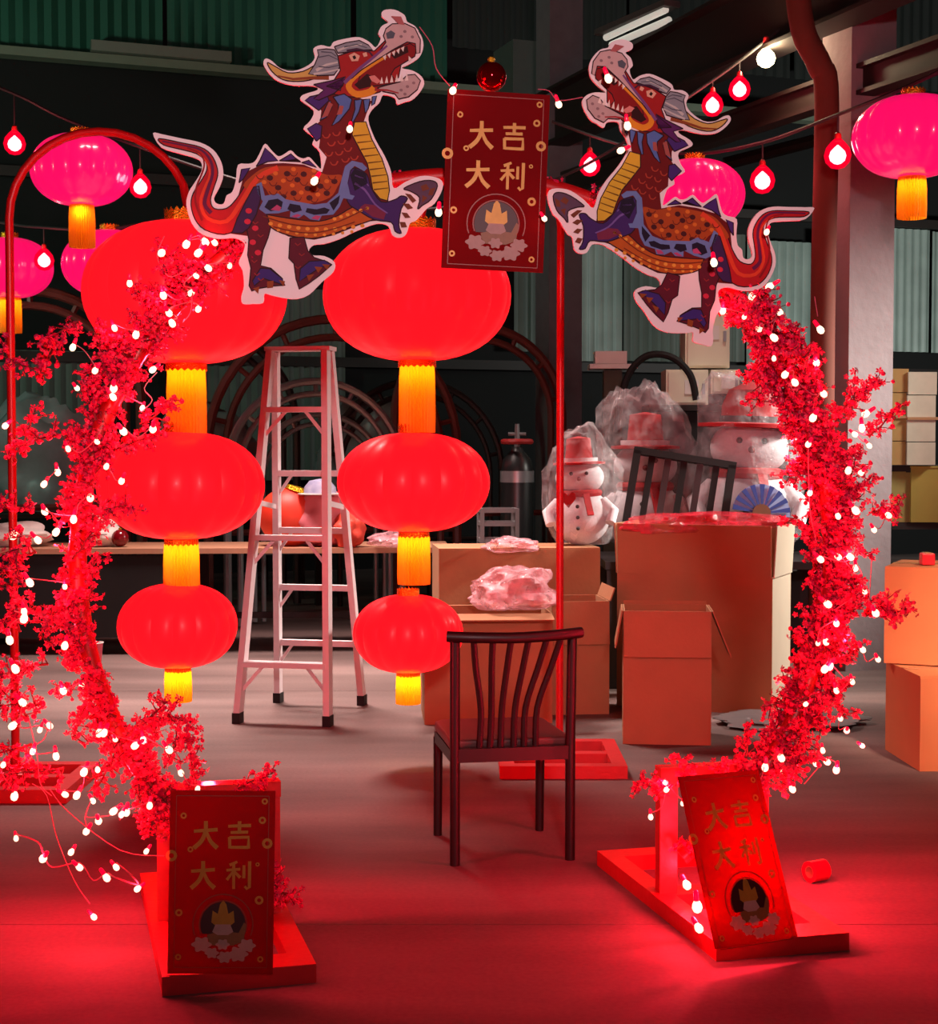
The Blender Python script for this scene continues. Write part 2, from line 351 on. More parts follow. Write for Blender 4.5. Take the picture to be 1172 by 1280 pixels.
# ================================================================== OBJECTS
# ---------------------------------------------------------------- arch with blossom branches
arch = thing('moon_gate_arch', 'tall red ring arch dressed in red plum blossom branches, on two red bases', 'arch', (AC.x, AC.y, 0), (0, 0, AY))
def aloc(p):
    d = Vector(p) - AC; return Vector((d.dot(AE), d.dot(AN), d.z))
def ringp(t, rr=0.0): return Vector(((AR + rr) * math.cos(t), 0, AZ + (AR + rr) * math.sin(t)))
t0, t1 = -math.acos(0.72 / AR), PI + math.acos(0.72 / AR)
MB().tube([ringp(t0 + (t1 - t0) * i / 120) for i in range(121)], 0.028, 12).build('ring_tube', M_red_paint, arch, smooth=True)
def arch_base(cx, cy, yaw, L=1.12, W=0.44):
    fm = MB(); ca, sa = math.cos(yaw), math.sin(yaw)
    c = Vector((cx, cy, 0)); ex = Vector((ca, sa, 0)); ey = Vector((-sa, ca, 0))
    lo = lambda x, y, z: aloc(c + ex * x + ey * y + Vector((0, 0, z)))
    pl = lambda a, b, w_, h_: fm.bar(lo(*a), lo(*b), w_, h_)
    hh = 0.055
    def plank(a, b, w_):
        MB().bar(lo(*a), lo(*b), w_, hh).build('base_plank', M_red_wood, arch)
    z = hh / 2
    plank((-W / 2 + 0.035, -L / 2, z), (-W / 2 + 0.035, L / 2, z), 0.07); plank((W / 2 - 0.035, -L / 2, z), (W / 2 - 0.035, L / 2, z), 0.07)
    plank((-W / 2 + 0.07, -L / 2 + 0.06, z), (W / 2 - 0.07, -L / 2 + 0.06, z), 0.12); plank((-W / 2 + 0.07, L / 2 - 0.05, z), (W / 2 - 0.07, L / 2 - 0.05, z), 0.10)
    plank((-W / 2 + 0.07, 0, z), (W / 2 - 0.07, 0, z), 0.10)
    for s in (-1, 1):
        MB().bar(lo(s * 0.165, 0, hh), lo(s * 0.165, 0, 0.43), 0.06, 0.06).build('upright', M_red_wood, arch)
    MB().bar(lo(-0.195, 0, 0.455), lo(0.195, 0, 0.455), 0.06, 0.05).build('crossbar', M_red_wood, arch)
    return lo
lbase = arch_base(-0.80, 4.95, R(15)); rbase = arch_base(0.825, 5.25, R(14))

# blossom branch variants
def branch_variant(seed, length):
    rnd = random.Random(seed); tw = MB(); bl = MB()
    pts = [Vector((0, 0, 0))]; d = Vector((1, 0, 0))
    for i in range(5):
        d = (d + Vector((rnd.uniform(-.1, .1), rnd.uniform(-.25, .25), rnd.uniform(-.25, .25)))).normalized(); pts.append(pts[-1] + d * length / 5)
    tw.tube(pts, [0.006 - 0.0008 * i for i in range(6)], 5)
    spots = []
    for i in range(1, 6):
        for _ in range(3):
            b = pts[i - 1].lerp(pts[i], rnd.random()); e = b + Vector((rnd.uniform(0, .6), rnd.uniform(-1, 1), rnd.uniform(-1, 1))).normalized() * rnd.uniform(.03, .085)
            tw.tube([b, (b + e) / 2 + Vector((0, 0, rnd.uniform(-.01, .01))), e], [0.003, 0.0025, 0.002], 4)
            for k in range(3): spots.append(b.lerp(e, 0.35 + 0.33 * k))
        spots.append(pts[i])
    for sp in spots:
        for _ in range(rnd.choice((1, 1, 2))):
            c = sp + Vector((rnd.uniform(-1, 1), rnd.uniform(-1, 1), rnd.uniform(-1, 1))) * 0.012
            nrm = Vector((rnd.gauss(0, 1), rnd.gauss(-.4, 1), rnd.gauss(0, 1))).normalized(); q = nrm.to_track_quat('Z', 'Y').to_matrix()
            r = rnd.uniform(0.011, 0.019); vs_ = [c]; fs = []
            if rnd.random() < 0.25:
                bl.ball(c, r * 0.7, 6, 4); continue
            for k in range(5):
                an = 2 * PI * k / 5
                for da, rr, zz in ((-.5, .75, .25), (0, 1.15, .45), (.5, .75, .25)):
                    vs_.append(c + q @ Vector((math.cos(an + da) * rr, math.sin(an + da) * rr, zz)) * r)
                fs += [(0, 1 + 3 * k, 2 + 3 * k), (0, 2 + 3 * k, 3 + 3 * k)]
            bl.add(vs_, fs)
    return tw.mesh('twig', M_twig), bl.mesh('blossoms', M_blossom)
VAR = [branch_variant(s, l) for s, l in ((1, .20), (2, .24), (3, .17), (4, .28), (5, .22), (6, .15), (7, .33))]
def branch(pos, direction, v, sc=1.0):
    q = Vector(direction).normalized().to_track_quat('X', 'Z').to_euler(); q.x += random.uniform(0, 6.28)
    q = (Vector(direction).normalized().to_track_quat('X', 'Z').to_matrix() @ Matrix.Rotation(random.uniform(0, 6.28), 3, 'X')).to_euler()
    o = link('blossom_branch', VAR[v][0], arch, pos, q); o.scale = (sc, sc, sc)
    link('blossoms', VAR[v][1], o, kind='stuff')
rnd = random.Random(11)
def dress(ta, tb, n, spread, outward, lens, scl=1.0):
    for i in range(n):
        t = ta + (tb - ta) * (i + rnd.random()) / n
        tan = Vector((-math.sin(t), 0, math.cos(t))) * rnd.choice((1, -1, 1)); rad = Vector((math.cos(t), 0, math.sin(t)))
        p = ringp(t) + Vector((rnd.uniform(-1, 1) * spread, rnd.uniform(-.06, .05), rnd.uniform(-1, 1) * spread))
        dr = tan * rnd.uniform(.5, 1) + rad * rnd.uniform(*outward) + Vector((0, rnd.uniform(-.5, .35), 0))
        branch(p, dr, rnd.choice(lens), scl * rnd.uniform(.85, 1.1))
dress(R(-52), R(50), 150, 0.040, (-.5, .55), (0, 1, 2, 4, 5), .74)       # right flank, dense
dress(R(-32), R(34), 26, 0.05, (.3, .9), (0, 2, 5), .7)
dress(R(128), R(158), 44, 0.045, (-.4, .7), (0, 1, 2, 4), .66)              # left top over the big lantern
dress(R(158), R(208), 40, 0.03, (-.3, .8), (0, 1, 2, 4, 5), .68)
dress(R(208), R(236), 50, 0.04, (-.5, .5), (0, 1, 2, 4), .66)               # left foot
dress(R(50), R(128), 16, 0.012, (-.2, .3), (0, 2, 5), .5)
for (px, py, dx, dz, v) in ((60, 470, -.6, .5, 3), (75, 545, -1, .1, 4), (40, 640, -.5, .3, 4), (45, 690, -.8, -.1, 1), (50, 760, -1, 0, 4), (60, 830, -1, .1, 1), (55, 880, -1, -.2, 4), (40, 930, -.6, -.4, 1),
                            (30, 570, -.2, 1, 4), (28, 660, -.3, -1, 4), (25, 790, -.1, 1, 1), (35, 900, -.3, 1, 4), (80, 960, -1, -.4, 1), (150, 560, 1, .3, 0), (175, 530, 1, .6, 0), (120, 640, 1, .2, 2),
                            (235, 985, .5, 1, 2), (205, 960, .6, .8, 0), (225, 940, .3, 1, 5), (290, 990, 1, .4, 0), (160, 920, .5, .7, 1), (175, 915, .8, .3, 0), (30, 980, -.5, .3, 0), (100, 400, -.7, -.6, 0), (70, 420, -.4, -1, 0),
                            (860, 985, -.3, 1, 5), (895, 985, .2, 1, 2), (835, 990, -.8, .2, 5), (930, 960, .1, 1, 0), (1080, 770, 1, .3, 2), (1090, 640, 1, .2, 5), (1100, 770, 1, .2, 5), (1060, 525, .6, 1, 0), (1085, 545, .7, .6, 0), (1075, 500, .4, .6, 2)):
    branch(aloc(A(px, py, rnd.uniform(0, .1))), (dx, rnd.uniform(-.3, .3), dz), v, 0.72)

# ---------------------------------------------------------------- LED string lights
LR = [(962, 358), (940, 370), (930, 396), (903, 388), (948, 410), (974, 390), (967, 422), (1025, 412), (967, 448), (1020, 453), (981, 468), (993, 478), (1029, 492), (1016, 522), (1082, 517), (1077, 535), (1068, 543), (1086, 557), (1010, 555), (1060, 588), (1076, 591), (1012, 616), (1069, 638), (1047, 645), (1092, 662), (1110, 644), (1025, 699), (1062, 696), (1047, 696), (1069, 710), (1080, 739), (1034, 755), (1094, 766), (1045, 779), (1022, 804), (1032, 802), (1078, 812), (1097, 824), (1031, 836), (1037, 833), (1065, 852), (1045, 863), (1007, 880), (1058, 913), (1050, 898), (1077, 932), (1028, 938), (976, 947), (978, 964), (1019, 955), (1033, 952), (1045, 962), (990, 986), (956, 959), (941, 978), (866, 994), (853, 1004), (831, 978), (833, 987), (813, 1021)]
LL = [(268, 303), (256, 302), (233, 305), (248, 316), (202, 316), (260, 335), (287, 332), (245, 345), (239, 366), (204, 369), (162, 354), (248, 386), (211, 391), (215, 404), (170, 418), (143, 410), (91, 434), (119, 463), (191, 462), (142, 485), (141, 496), (178, 510), (96, 485), (154, 539), (191, 536), (121, 552), (85, 561), (7, 532), (133, 583), (152, 601), (72, 590), (55, 605), (113, 622), (92, 649), (56, 639), (70, 665), (47, 675), (17, 669), (37, 728), (81, 733), (30, 764), (30, 773), (12, 800), (81, 807), (19, 836), (79, 863), (102, 857), (28, 878), (16, 907), (50, 912), (62, 907), (41, 939), (70, 945), (4, 956), (18, 995), (81, 993), (96, 994), (105, 965), (122, 962), (124, 916), (130, 916), (144, 924), (169, 932), (179, 925), (211, 937), (226, 966), (247, 986), (187, 1007), (158, 1015), (152, 1018), (142, 1014), (123, 1026), (116, 1001), (108, 1039), (183, 1064)]
LF = [(20, 1048), (54, 1073), (99, 1084), (133, 1097), (172, 1111), (145, 1084), (89, 1065), (117, 1146)]
LT = [(437, 161), (393, 226), (548, 265), (566, 113), (698, 130), (680, 273), (760, 98), (784, 157), (776, 188), (892, 328), (958, 290)]
LB = [(858, 1106), (871, 1133), (873, 1160), (905, 1135), (940, 1130), (925, 1105), (960, 1110)]  # last four are added, hidden behind the poster to make it glow
led_core = MB().lathe([(0.0012, -0.013), (0.0070, -0.010), (0.0098, -0.003), (0.0088, 0.004), (0.0052, 0.011), (0.001, 0.016)], 10).mesh('led_bulb', M_led, True)  # enlarged to the size of the LED's bloom
led_cap = MB().lathe([(0.0055, 0.010), (0.006, 0.013), (0.005, 0.028), (0.002, 0.031)], 8).mesh('led_socket', M_ledglow, True)
def light_string(label, pix, off, zfix=None, seed=1, wire_r=0.0016, big=1.05, extra=None, jump=0.11):
    rr = random.Random(seed)
    pos = []
    for (x, y) in pix:
        pos.append(A(x, y, off + rr.uniform(-.03, .05)) if zfix is None else G(x, y, zfix))
    o0 = pos[0].copy(); o0.z = 0
    t = thing('fairy_light_string', label, 'string lights', o0)
    # draped wire through neighbouring lamps
    seg = [pos[0]]; wires = []
    for k in range(1, len(pos)):
        a_, b_ = pos[k - 1], pos[k]
        if (b_ - a_).length > jump: wires.append(seg); seg = [b_]; continue
        m_ = (a_ + b_) / 2 + Vector((rr.uniform(-.03, .03), rr.uniform(-.03, .0), rr.uniform(-.035, .015) if zfix is None else rr.uniform(0, .01)))
        seg += [m_, b_]
    wires.append(seg)
    if extra: wires += extra
    for wseg in wires:
        if len(wseg) < 2: continue
        MB().tube([p - o0 + Vector((0, 0.004, 0.012)) for p in smoothpts(wseg, 4)], wire_r, 5).build('wire', M_wire, t, smooth=True)
    for p in pos:
        e = (rr.uniform(-.9, .9), rr.uniform(-.9, .9), rr.uniform(0, 6)); s = big * rr.uniform(.75, 1.2)
        b = link('led_bulb', led_core, t, p - o0, e); b.scale = (s, s, s)
        link('socket', led_cap, b)
    return pos
xw = [[A(40, 985, .12), A(58, 1000, .12), A(70, 1050, .12), A(92, 1105, .12), A(112, 1135, .12)], [A(62, 992, .13), A(85, 1020, .13), A(150, 1068, .13), A(205, 1075, .13)], [A(36, 905, .1), A(46, 950, .1), A(50, 985, .1), A(64, 1000, .1)],
      [A(196, 470, .1), A(180, 490, .1), A(190, 505, .1), A(176, 520, .1)], [A(240, 370, .12), A(238, 395, .12), A(228, 408, .12)], [A(205, 300, .12), A(196, 325, .12), A(210, 350, .12), A(228, 345, .12)]]
pl = light_string('dense red fairy lights twined through the left flank of the blossom arch', LL, 0.09, seed=3, extra=xw)
xr = [[A(1010, 560, .1), A(1012, 640, .1), A(1020, 680, .1)], [A(980, 395, .1), A(990, 420, .1), A(992, 440, .1)], [A(1018, 375, .1), A(1022, 400, .1)], [A(1046, 765, .1), A(1068, 750, .1), A(1080, 738, .1)], [A(1090, 690, .1), A(1088, 730, .1), A(1086, 760, .1)], [A(1026, 960, .1), A(1005, 985, .1)]]
pr = light_string('dense red fairy lights twined through the right flank of the blossom arch', LR, 0.09, seed=4, extra=xr)
pf = light_string('loose end of red fairy lights trailing low at the left foot', LF, 0.16, seed=5, wire_r=0.0025, jump=.118)
xt = [[A(524, 38, .15), A(540, 62, .15), A(545, 90, .15), A(562, 112, .15)], [A(672, 116, .15), A(686, 118, .15), A(698, 130, .15), A(728, 126, .15)]]
pt = light_string('sparse red fairy lights strung over the dragons and the hanging poster', LT, 0.16, seed=6, extra=xt, jump=0.02)
pb = light_string('cluster of bright fairy lights at the foot of the leaning right poster, some added behind it', LB, 0, zfix=0.11, seed=8, big=1.5)
def plight(p, power, col, r=0.02, name='led_light'):
    d = bpy.data.lights.new(name, 'POINT'); d.energy = power; d.color = col; d.shadow_soft_size = r
    o = bpy.data.objects.new(name, d); C.objects.link(o); o.location = p
LEDC = (1.0, 0.02, 0.045)
for k in range(0, len(pl), 3): plight(pl[k] + Vector((0, -.02 if k % 2 else .20, 0)), 2.2 if k % 2 else 10.0, LEDC, .02)
for k in range(0, len(pr), 3): plight(pr[k] + Vector((0, -.02 if k % 2 else .20, 0)), 2.2 if k % 2 else 13.0, LEDC, .02)
for k in (1, 4, 7): plight(pf[k] + Vector((0, -.01, 0.01)), 1.6, LEDC)
for k in (0, 1, 2, 3, 5, 7, 9, 10): plight(pt[k] + Vector((0, -.025, 0)), 0.12, LEDC)
for k, p in enumerate(pb): plight(p + Vector((0, .03, .03 if k < 3 else .12)), 3 if k < 3 else 14, LEDC)  # added ones behind the poster are stronger, to shine through it

# ---------------------------------------------------------------- dragon cut-outs (flat printed boards)
Z = 3.1676
OUT = [(20, 548), (60, 552), (130, 565), (200, 578), (250, 605), (280, 650), (288, 700), (275, 745), (252, 790), (262, 812), (288, 812), (300, 780), (322, 765), (336, 720), (345, 660), (385, 655), (410, 645), (430, 610), (450, 575), (475, 600), (500, 622), (522, 615), (550, 598), (575, 620), (600, 628), (622, 622), (645, 645), (668, 665), (662, 600), (635, 572), (640, 545), (600, 512), (625, 482), (640, 440), (590, 402), (600, 380), (655, 360), (640, 345), (560, 345), (500, 330), (465, 300), (445, 265), (455, 245), (480, 255), (510, 280), (560, 290), (620, 265), (645, 235), (640, 200), (670, 185), (705, 190), (720, 170), (770, 155), (820, 148), (860, 165), (885, 185), (905, 150), (895, 130), (910, 100), (935, 85), (910, 65), (915, 40), (960, 35), (1000, 55), (1010, 80), (1040, 95), (1065, 130), (1075, 170), (1060, 215), (1020, 245), (988, 262), (1030, 270), (1065, 290), (1078, 320), (1060, 355), (1030, 385), (1000, 395), (970, 405), (960, 380), (915, 370), (900, 400), (870, 430), (855, 470), (880, 540), (920, 610), (945, 670), (955, 735), (1000, 710), (1060, 685), (1110, 685), (1148, 700), (1150, 735), (1120, 790), (1090, 810), (1065, 838), (1042, 862), (1020, 872), (1005, 915), (980, 930), (950, 920), (935, 885), (900, 875), (860, 885), (800, 910), (740, 940), (680, 960), (640, 965), (620, 985), (628, 1005), (680, 1008), (720, 1032), (715, 1070), (670, 1110), (620, 1160), (570, 1178), (520, 1175), (470, 1165), (445, 1160), (440, 1195), (400, 1200), (360, 1200), (355, 1170), (365, 1130), (360, 1070), (345, 1040), (362, 1000), (368, 965), (330, 945), (270, 948), (205, 932), (165, 890), (145, 820), (155, 770), (180, 730), (205, 685), (200, 650), (170, 635), (110, 620), (50, 600)]
# print areas: name, colour, polygon(s) in traced units, layer
def spots(pts, r): return [[(x + r * math.cos(a * PI / 4), y + r * 0.85 * math.sin(a * PI / 4)) for a in range(8)] for x, y in pts]
def strip(line, w0, w1=None):
    w1 = w0 if w1 is None else w1; pts = [Vector((x, y)) for x, y in line]; n = len(pts); l, r = [], []
    for i, p in enumerate(pts):
        t = (pts[min(i + 1, n - 1)] - pts[max(i - 1, 0)]).normalized(); nn = Vector((-t.y, t.x)); w_ = (w0 + (w1 - w0) * i / (n - 1)) / 2
        l.append(tuple(p + nn * w_)); r.append(tuple(p - nn * w_))
    return l + r[::-1]
D = []
def art(name, col, polys, layer, sm=0):
    D.append((name, col, [smooth2(p, 3) if sm else p for p in polys], layer))
MAROON = (112, 18, 18)
art('body', MAROON, [[(240, 835), (300, 835), (345, 780), (370, 690), (440, 655), (520, 648), (600, 652), (672, 680), (690, 620), (660, 585), (665, 545), (640, 505), (665, 480), (670, 440), (640, 405), (720, 370), (870, 395), (850, 440), (838, 475), (865, 545), (905, 620), (930, 690), (935, 760), (930, 860), (860, 868), (790, 895), (720, 925), (640, 945), (540, 935), (470, 900), (420, 940), (330, 930), (260, 920)]], 1)
art('tail', (196, 26, 34), [[(42, 568), (130, 582), (200, 596), (240, 622), (262, 665), (266, 705), (250, 755), (238, 800), (252, 832), (300, 830), (340, 790), (385, 720), (430, 690), (440, 740), (400, 830), (350, 900), (290, 932), (215, 915), (178, 875), (163, 820), (172, 775), (200, 730), (224, 685), (220, 650), (185, 622), (120, 606), (60, 592)]], 2, 1)
art('tail_stripe', (104, 26, 74), [strip(smooth2([(55, 578), (140, 592), (205, 608), (240, 650), (246, 700), (228, 760), (215, 815), (240, 850)], 3, False), 6, 16)], 3)
art('tail_highlight', (232, 70, 40), [strip(smooth2([(190, 620), (222, 650), (236, 700), (215, 755), (200, 810), (225, 870), (300, 880), (360, 800), (420, 710), (500, 668)], 3, False), 4, 22)], 4)
art('spine_fin', (74, 42, 118), [[(348, 730), (358, 678), (392, 670), (365, 715)], [(415, 665), (430, 640), (450, 592), (478, 618), (500, 640), (460, 645)], [(505, 640), (522, 630), (550, 612), (572, 632), (590, 642)], [(592, 645), (620, 635), (650, 662)], [(650, 560), (615, 512), (650, 490), (672, 500), (668, 545)], [(660, 440), (606, 402), (625, 388), (690, 370), (700, 400)]], 4)
art('back_scale_field', (178, 74, 26), [[(365, 740), (400, 700), (450, 668), (530, 660), (620, 665), (690, 690), (750, 690), (730, 740), (700, 780), (620, 805), (540, 800), (480, 790), (440, 740), (400, 760)]], 3, 1)
art('dark_scale', (74, 22, 24), spots([(468, 708), (500, 745), (535, 690), (575, 712), (560, 765), (615, 745), (622, 782), (665, 735), (690, 762), (720, 715), (600, 690), (520, 780)], 13), 5)
art('orange_scale', (226, 118, 40), spots([(445, 725), (490, 690), (520, 718), (555, 735), (590, 762), (640, 700), (655, 768), (690, 715), (560, 672), (640, 675)], 10), 5)
art('cloud_band_edge', (112, 132, 186), [[(415, 735), (435, 725), (448, 778), (500, 768), (530, 790), (590, 800), (640, 808), (690, 800), (735, 760), (750, 700), (762, 655), (790, 632), (830, 640), (850, 660), (838, 672), (800, 652), (782, 670), (772, 720), (782, 765), (800, 770), (790, 785), (755, 780), (740, 815), (715, 845), (670, 850), (660, 870), (625, 866), (600, 848), (580, 862), (545, 858), (548, 832), (500, 845), (450, 848), (425, 830), (440, 800), (420, 770)]], 6)
art('cloud_band_pool', (30, 18, 44), [[(446, 822), (462, 795), (498, 788), (518, 800), (512, 828), (470, 838)], [(535, 828), (545, 806), (585, 812), (592, 832), (560, 842)], [(606, 838), (612, 822), (650, 826), (680, 818), (702, 826), (690, 842), (640, 848)], [(700, 800), (742, 768), (736, 800), (716, 830)], [(782, 690), (800, 662), (845, 680), (850, 720), (800, 750)]], 7)
art('cloud_blush', (190, 72, 120), [[(470, 832), (495, 812), (512, 822), (505, 836)], [(550, 856), (575, 846), (590, 852), (570, 860)], [(628, 862), (645, 850), (666, 852), (655, 868)]], 8)
art('belly', (196, 92, 28), [[(428, 850), (500, 858), (580, 868), (660, 872), (730, 850), (790, 815), (850, 800), (905, 840), (860, 866), (790, 890), (710, 922), (630, 940), (540, 930), (470, 900)]], 4, 1)
art('belly_bead', (240, 160, 60), spots([(470 + 36 * k, 886 + 18 * math.sin(k / 10 * PI)) for k in range(11)], 9) + spots([(500 + 36 * k, 910 + 16 * math.sin(k / 8 * PI)) for k in range(9)], 7) + spots([(720 + 26 * k, 862 - 9 * k) for k in range(6)], 8), 6)
art('neck_plates', (226, 182, 52), [[(800, 480), (845, 478), (868, 545), (908, 620), (932, 690), (938, 745), (930, 785), (900, 778), (872, 745), (862, 690), (850, 640), (822, 590), (790, 530)]], 4)
NL = [(480, 800), (530, 790), (590, 822), (640, 850), (690, 862), (745, 872), (778, 900)]; NR = [(478, 845), (545, 868), (620, 908), (690, 932), (745, 938), (785, 930)]
def edge_at(E_, y):
    for (y0, x0), (y1, x1) in zip(E_, E_[1:]):
        if y0 <= y <= y1: return x0 + (x1 - x0) * (y - y0) / (y1 - y0)
    return E_[-1][1]
art('plate_groove', (120, 84, 20), [strip([(edge_at(NL, 535 + 26 * k) + 4, 535 + 26 * k), (edge_at(NR, 527 + 26 * k) - 4, 527 + 26 * k)], 6, 3) for k in range(9)], 6)
art('shoulder', (66, 36, 104), [[(778, 690), (800, 660), (848, 684), (865, 735), (905, 790), (960, 780), (985, 765), (1010, 775), (985, 815), (975, 880), (985, 912), (960, 905), (945, 870), (880, 862), (820, 830), (770, 790)]], 5, 1)
art('shoulder_shade', (124, 40, 72), [[(840, 800), (890, 805), (925, 830), (915, 860), (870, 850), (820, 815)]], 6)
art('fore_paw', (96, 70, 92), [[(995, 735), (1060, 706), (1110, 702), (1130, 722), (1105, 775), (1070, 800), (1050, 815), (1058, 770), (1020, 745)]], 5, 1)
art('paw_toe', (120, 62, 40), [[(1000, 755), (1022, 758), (1045, 782), (1030, 792)], [(990, 795), (1015, 795), (1032, 812), (1010, 818)], [(985, 830), (1008, 832), (1022, 850), (1000, 852)], [(978, 868), (1000, 868), (1008, 888), (985, 890)], [(1062, 725), (1085, 715), (1098, 735), (1070, 745)], [(1100, 735), (1122, 728), (1110, 760), (1092, 760)], [(1070, 760), (1090, 770), (1068, 790)]], 7)
art('hind_leg', (98, 18, 40), [[(395, 820), (420, 800), (455, 850), (470, 900), (460, 940), (440, 990), (430, 1050), (470, 1060), (510, 1095), (525, 1125), (470, 1130), (420, 1140), (395, 1150), (385, 1130), (392, 1060), (380, 1010), (385, 950), (375, 900)], [(545, 940), (600, 935), (615, 990), (640, 1015), (690, 1030), (710, 1040), (660, 1085), (620, 1115), (580, 1140), (568, 1100), (560, 1040), (540, 1020)]], 5)
art('hind_paw', (62, 40, 120), [[(430, 1060), (465, 1062), (515, 1100), (520, 1125), (480, 1112), (440, 1100), (405, 1130), (398, 1110)], [(585, 1060), (620, 1030), (680, 1025), (705, 1042), (660, 1055), (610, 1090), (580, 1110)]], 6)
art('claw', (150, 70, 30), [[(455, 1112), (480, 1108), (478, 1135), (455, 1138)], [(500, 1105), (525, 1110), (518, 1130)], [(400, 1140), (425, 1132), (420, 1160)], [(640, 1050), (672, 1052), (655, 1075)], [(670, 1040), (702, 1042), (690, 1062)], [(610, 1085), (640, 1080), (618, 1108)]], 7)
art('thigh_plume', (64, 34, 84), [[(340, 870), (375, 800), (405, 745), (425, 740), (432, 790), (415, 850), (385, 905), (360, 925), (320, 925)]], 6)
art('thigh_spot', (214, 44, 72), spots([(385, 838), (380, 880), (410, 905), (400, 960), (420, 1000)], 13), 7)
art('beard', (90, 116, 178), [[(716, 385), (760, 372), (790, 392), (780, 430), (740, 480), (710, 498), (735, 450), (738, 415)], [(800, 395), (830, 392), (818, 440), (796, 480), (788, 478), (802, 430)], [(835, 392), (862, 388), (855, 425), (842, 445)], [(870, 380), (888, 375), (880, 405), (868, 415)], [(664, 480), (690, 420), (705, 400), (712, 425), (690, 465)]], 6)
art('mane_flame', (172, 88, 80), [[(670, 470), (700, 405), (715, 415), (695, 460)], [(730, 455), (742, 418), (758, 420), (750, 452)]], 7)
art('head', (172, 30, 30), [[(735, 225), (790, 205), (850, 200), (880, 200), (930, 150), (960, 130), (1010, 130), (1045, 170), (1030, 215), (985, 250), (975, 300), (930, 330), (900, 360), (820, 385), (760, 380), (700, 372), (720, 320), (745, 280)]], 3)
art('mouth', (142, 20, 22), [[(900, 225), (960, 190), (1020, 165), (1048, 180), (1040, 215), (1000, 240), (960, 265), (945, 290), (970, 320), (900, 335), (850, 340), (815, 320), (830, 280)]], 4)
art('mouth_depth', (52, 12, 12), [[(800, 335), (850, 290), (872, 300), (862, 340), (820, 352)], [(945, 215), (1010, 175), (1015, 200), (960, 228)]], 5)
art('lip', (236, 150, 38), [strip(smooth2([(925, 218), (880, 245), (830, 280), (785, 320), (780, 350), (810, 372), (860, 362), (880, 345)], 3, False), 16, 30)], 6)
art('tongue', (230, 140, 130), [[(858, 300), (880, 295), (905, 318), (890, 328), (868, 318)]], 6)
art('snout', (214, 176, 172), [[(770, 320), (830, 260), (890, 215), (925, 165), (915, 140), (925, 112), (950, 92), (1000, 88), (1040, 105), (1062, 150), (1060, 200), (1045, 205), (1042, 165), (1010, 160), (950, 195), (890, 235), (830, 275), (790, 310)]], 7)
art('snout_stripe', (126, 74, 130), [strip([(760, 330), (820, 272), (880, 222), (930, 178)], 14, 8)], 8)
art('nostril', (92, 94, 104), [[(925, 130), (945, 118), (962, 128), (955, 148), (930, 152)]], 9)
art('nose_curl', (188, 100, 100), [[(945, 62), (985, 62), (1000, 95), (975, 92)]], 9)
art('tooth', (244, 226, 214), [[(912 + 18 * k, 222 - 9 * k), (926 + 18 * k, 213 - 9 * k), (922 + 18 * k, 236 - 9 * k)] for k in range(5)] + [[(900 + 20 * k, 328 - 3 * k), (914 + 20 * k, 326 - 3 * k), (908 + 20 * k, 300 - 4 * k)] for k in range(6)] + [[(1015, 240 - 14 * 0), (1030, 228), (1015, 215)]], 9)
art('lower_jaw', (196, 168, 164), [[(890, 345), (920, 335), (980, 318), (1010, 290), (1040, 286), (1062, 310), (1050, 345), (1015, 375), (975, 385), (960, 365), (915, 358)]], 8)
art('lower_lip', (166, 44, 50), [strip([(880, 352), (930, 352), (975, 362)], 9, 5)], 9)
art('hair', (150, 150, 156), [[(645, 262), (660, 225), (655, 205), (690, 200), (722, 202), (735, 225), (742, 270), (720, 300), (660, 305), (620, 300)], [(722, 190), (770, 172), (820, 162), (855, 178), (872, 196), (820, 200), (780, 208), (735, 215)]], 7)
art('hair_lock', (208, 200, 192), [strip([(650, 285), (690, 262), (735, 250)], 12, 6), strip([(640, 300), (690, 290), (738, 278)], 9, 5), strip([(735, 205), (780, 185), (830, 178)], 9, 6)], 8)
art('horn', (222, 176, 92), [[(460, 262), (490, 275), (540, 298), (600, 290), (650, 265), (665, 290), (640, 318), (580, 330), (520, 325), (478, 295)]], 6, 1)
art('horn_shade', (150, 74, 40), [strip([(500, 312), (560, 322), (630, 315), (700, 312)], 6, 14)], 8)
art('cheek_ruff', (96, 34, 100), [[(640, 340), (720, 320), (765, 305), (755, 340), (720, 372), (660, 400), (640, 395), (680, 360)], [(690, 345), (760, 310), (745, 360)]], 6)
art('eye', (236, 178, 150), [[(778, 222), (800, 210), (822, 222), (815, 242), (790, 245)], [(832, 212), (848, 206), (852, 222), (838, 226)]], 8)
art('pupil', (40, 16, 16), [[(792, 226), (802, 220), (808, 232), (798, 238)]], 9)
art('brow', (70, 34, 60), [strip([(770, 205), (810, 196), (860, 205), (872, 220)], 10, 6)], 9)
art('neck_scale', (176, 62, 44), [strip(smooth2([(x - 16, y + 4), (x - 8, y + 15), (x + 6, y + 14), (x + 14, y)], 3, False), 4, 6) for x, y in ((690, 530), (730, 520), (710, 560), (750, 552), (775, 580), (700, 600), (740, 595), (765, 622), (720, 635), (800, 612))], 5)
art('back_scale_arc', (110, 34, 22), [strip(smooth2([(x - 15, y), (x - 6, y + 12), (x + 8, y + 12), (x + 16, y - 1)], 3, False), 4, 3) for x, y in ((430, 700), (480, 725), (545, 705), (600, 720), (645, 745), (575, 780), (690, 735), (520, 760), (640, 785), (480, 760), (710, 695), (560, 685))], 6)
art('leg_scale', (150, 40, 44), [strip([(x - 10, y), (x, y + 9), (x + 12, y)], 5, 4) for x, y in ((410, 880), (430, 930), (405, 1030), (415, 1080), (575, 960), (590, 1000), (575, 1050), (430, 1100))], 7)
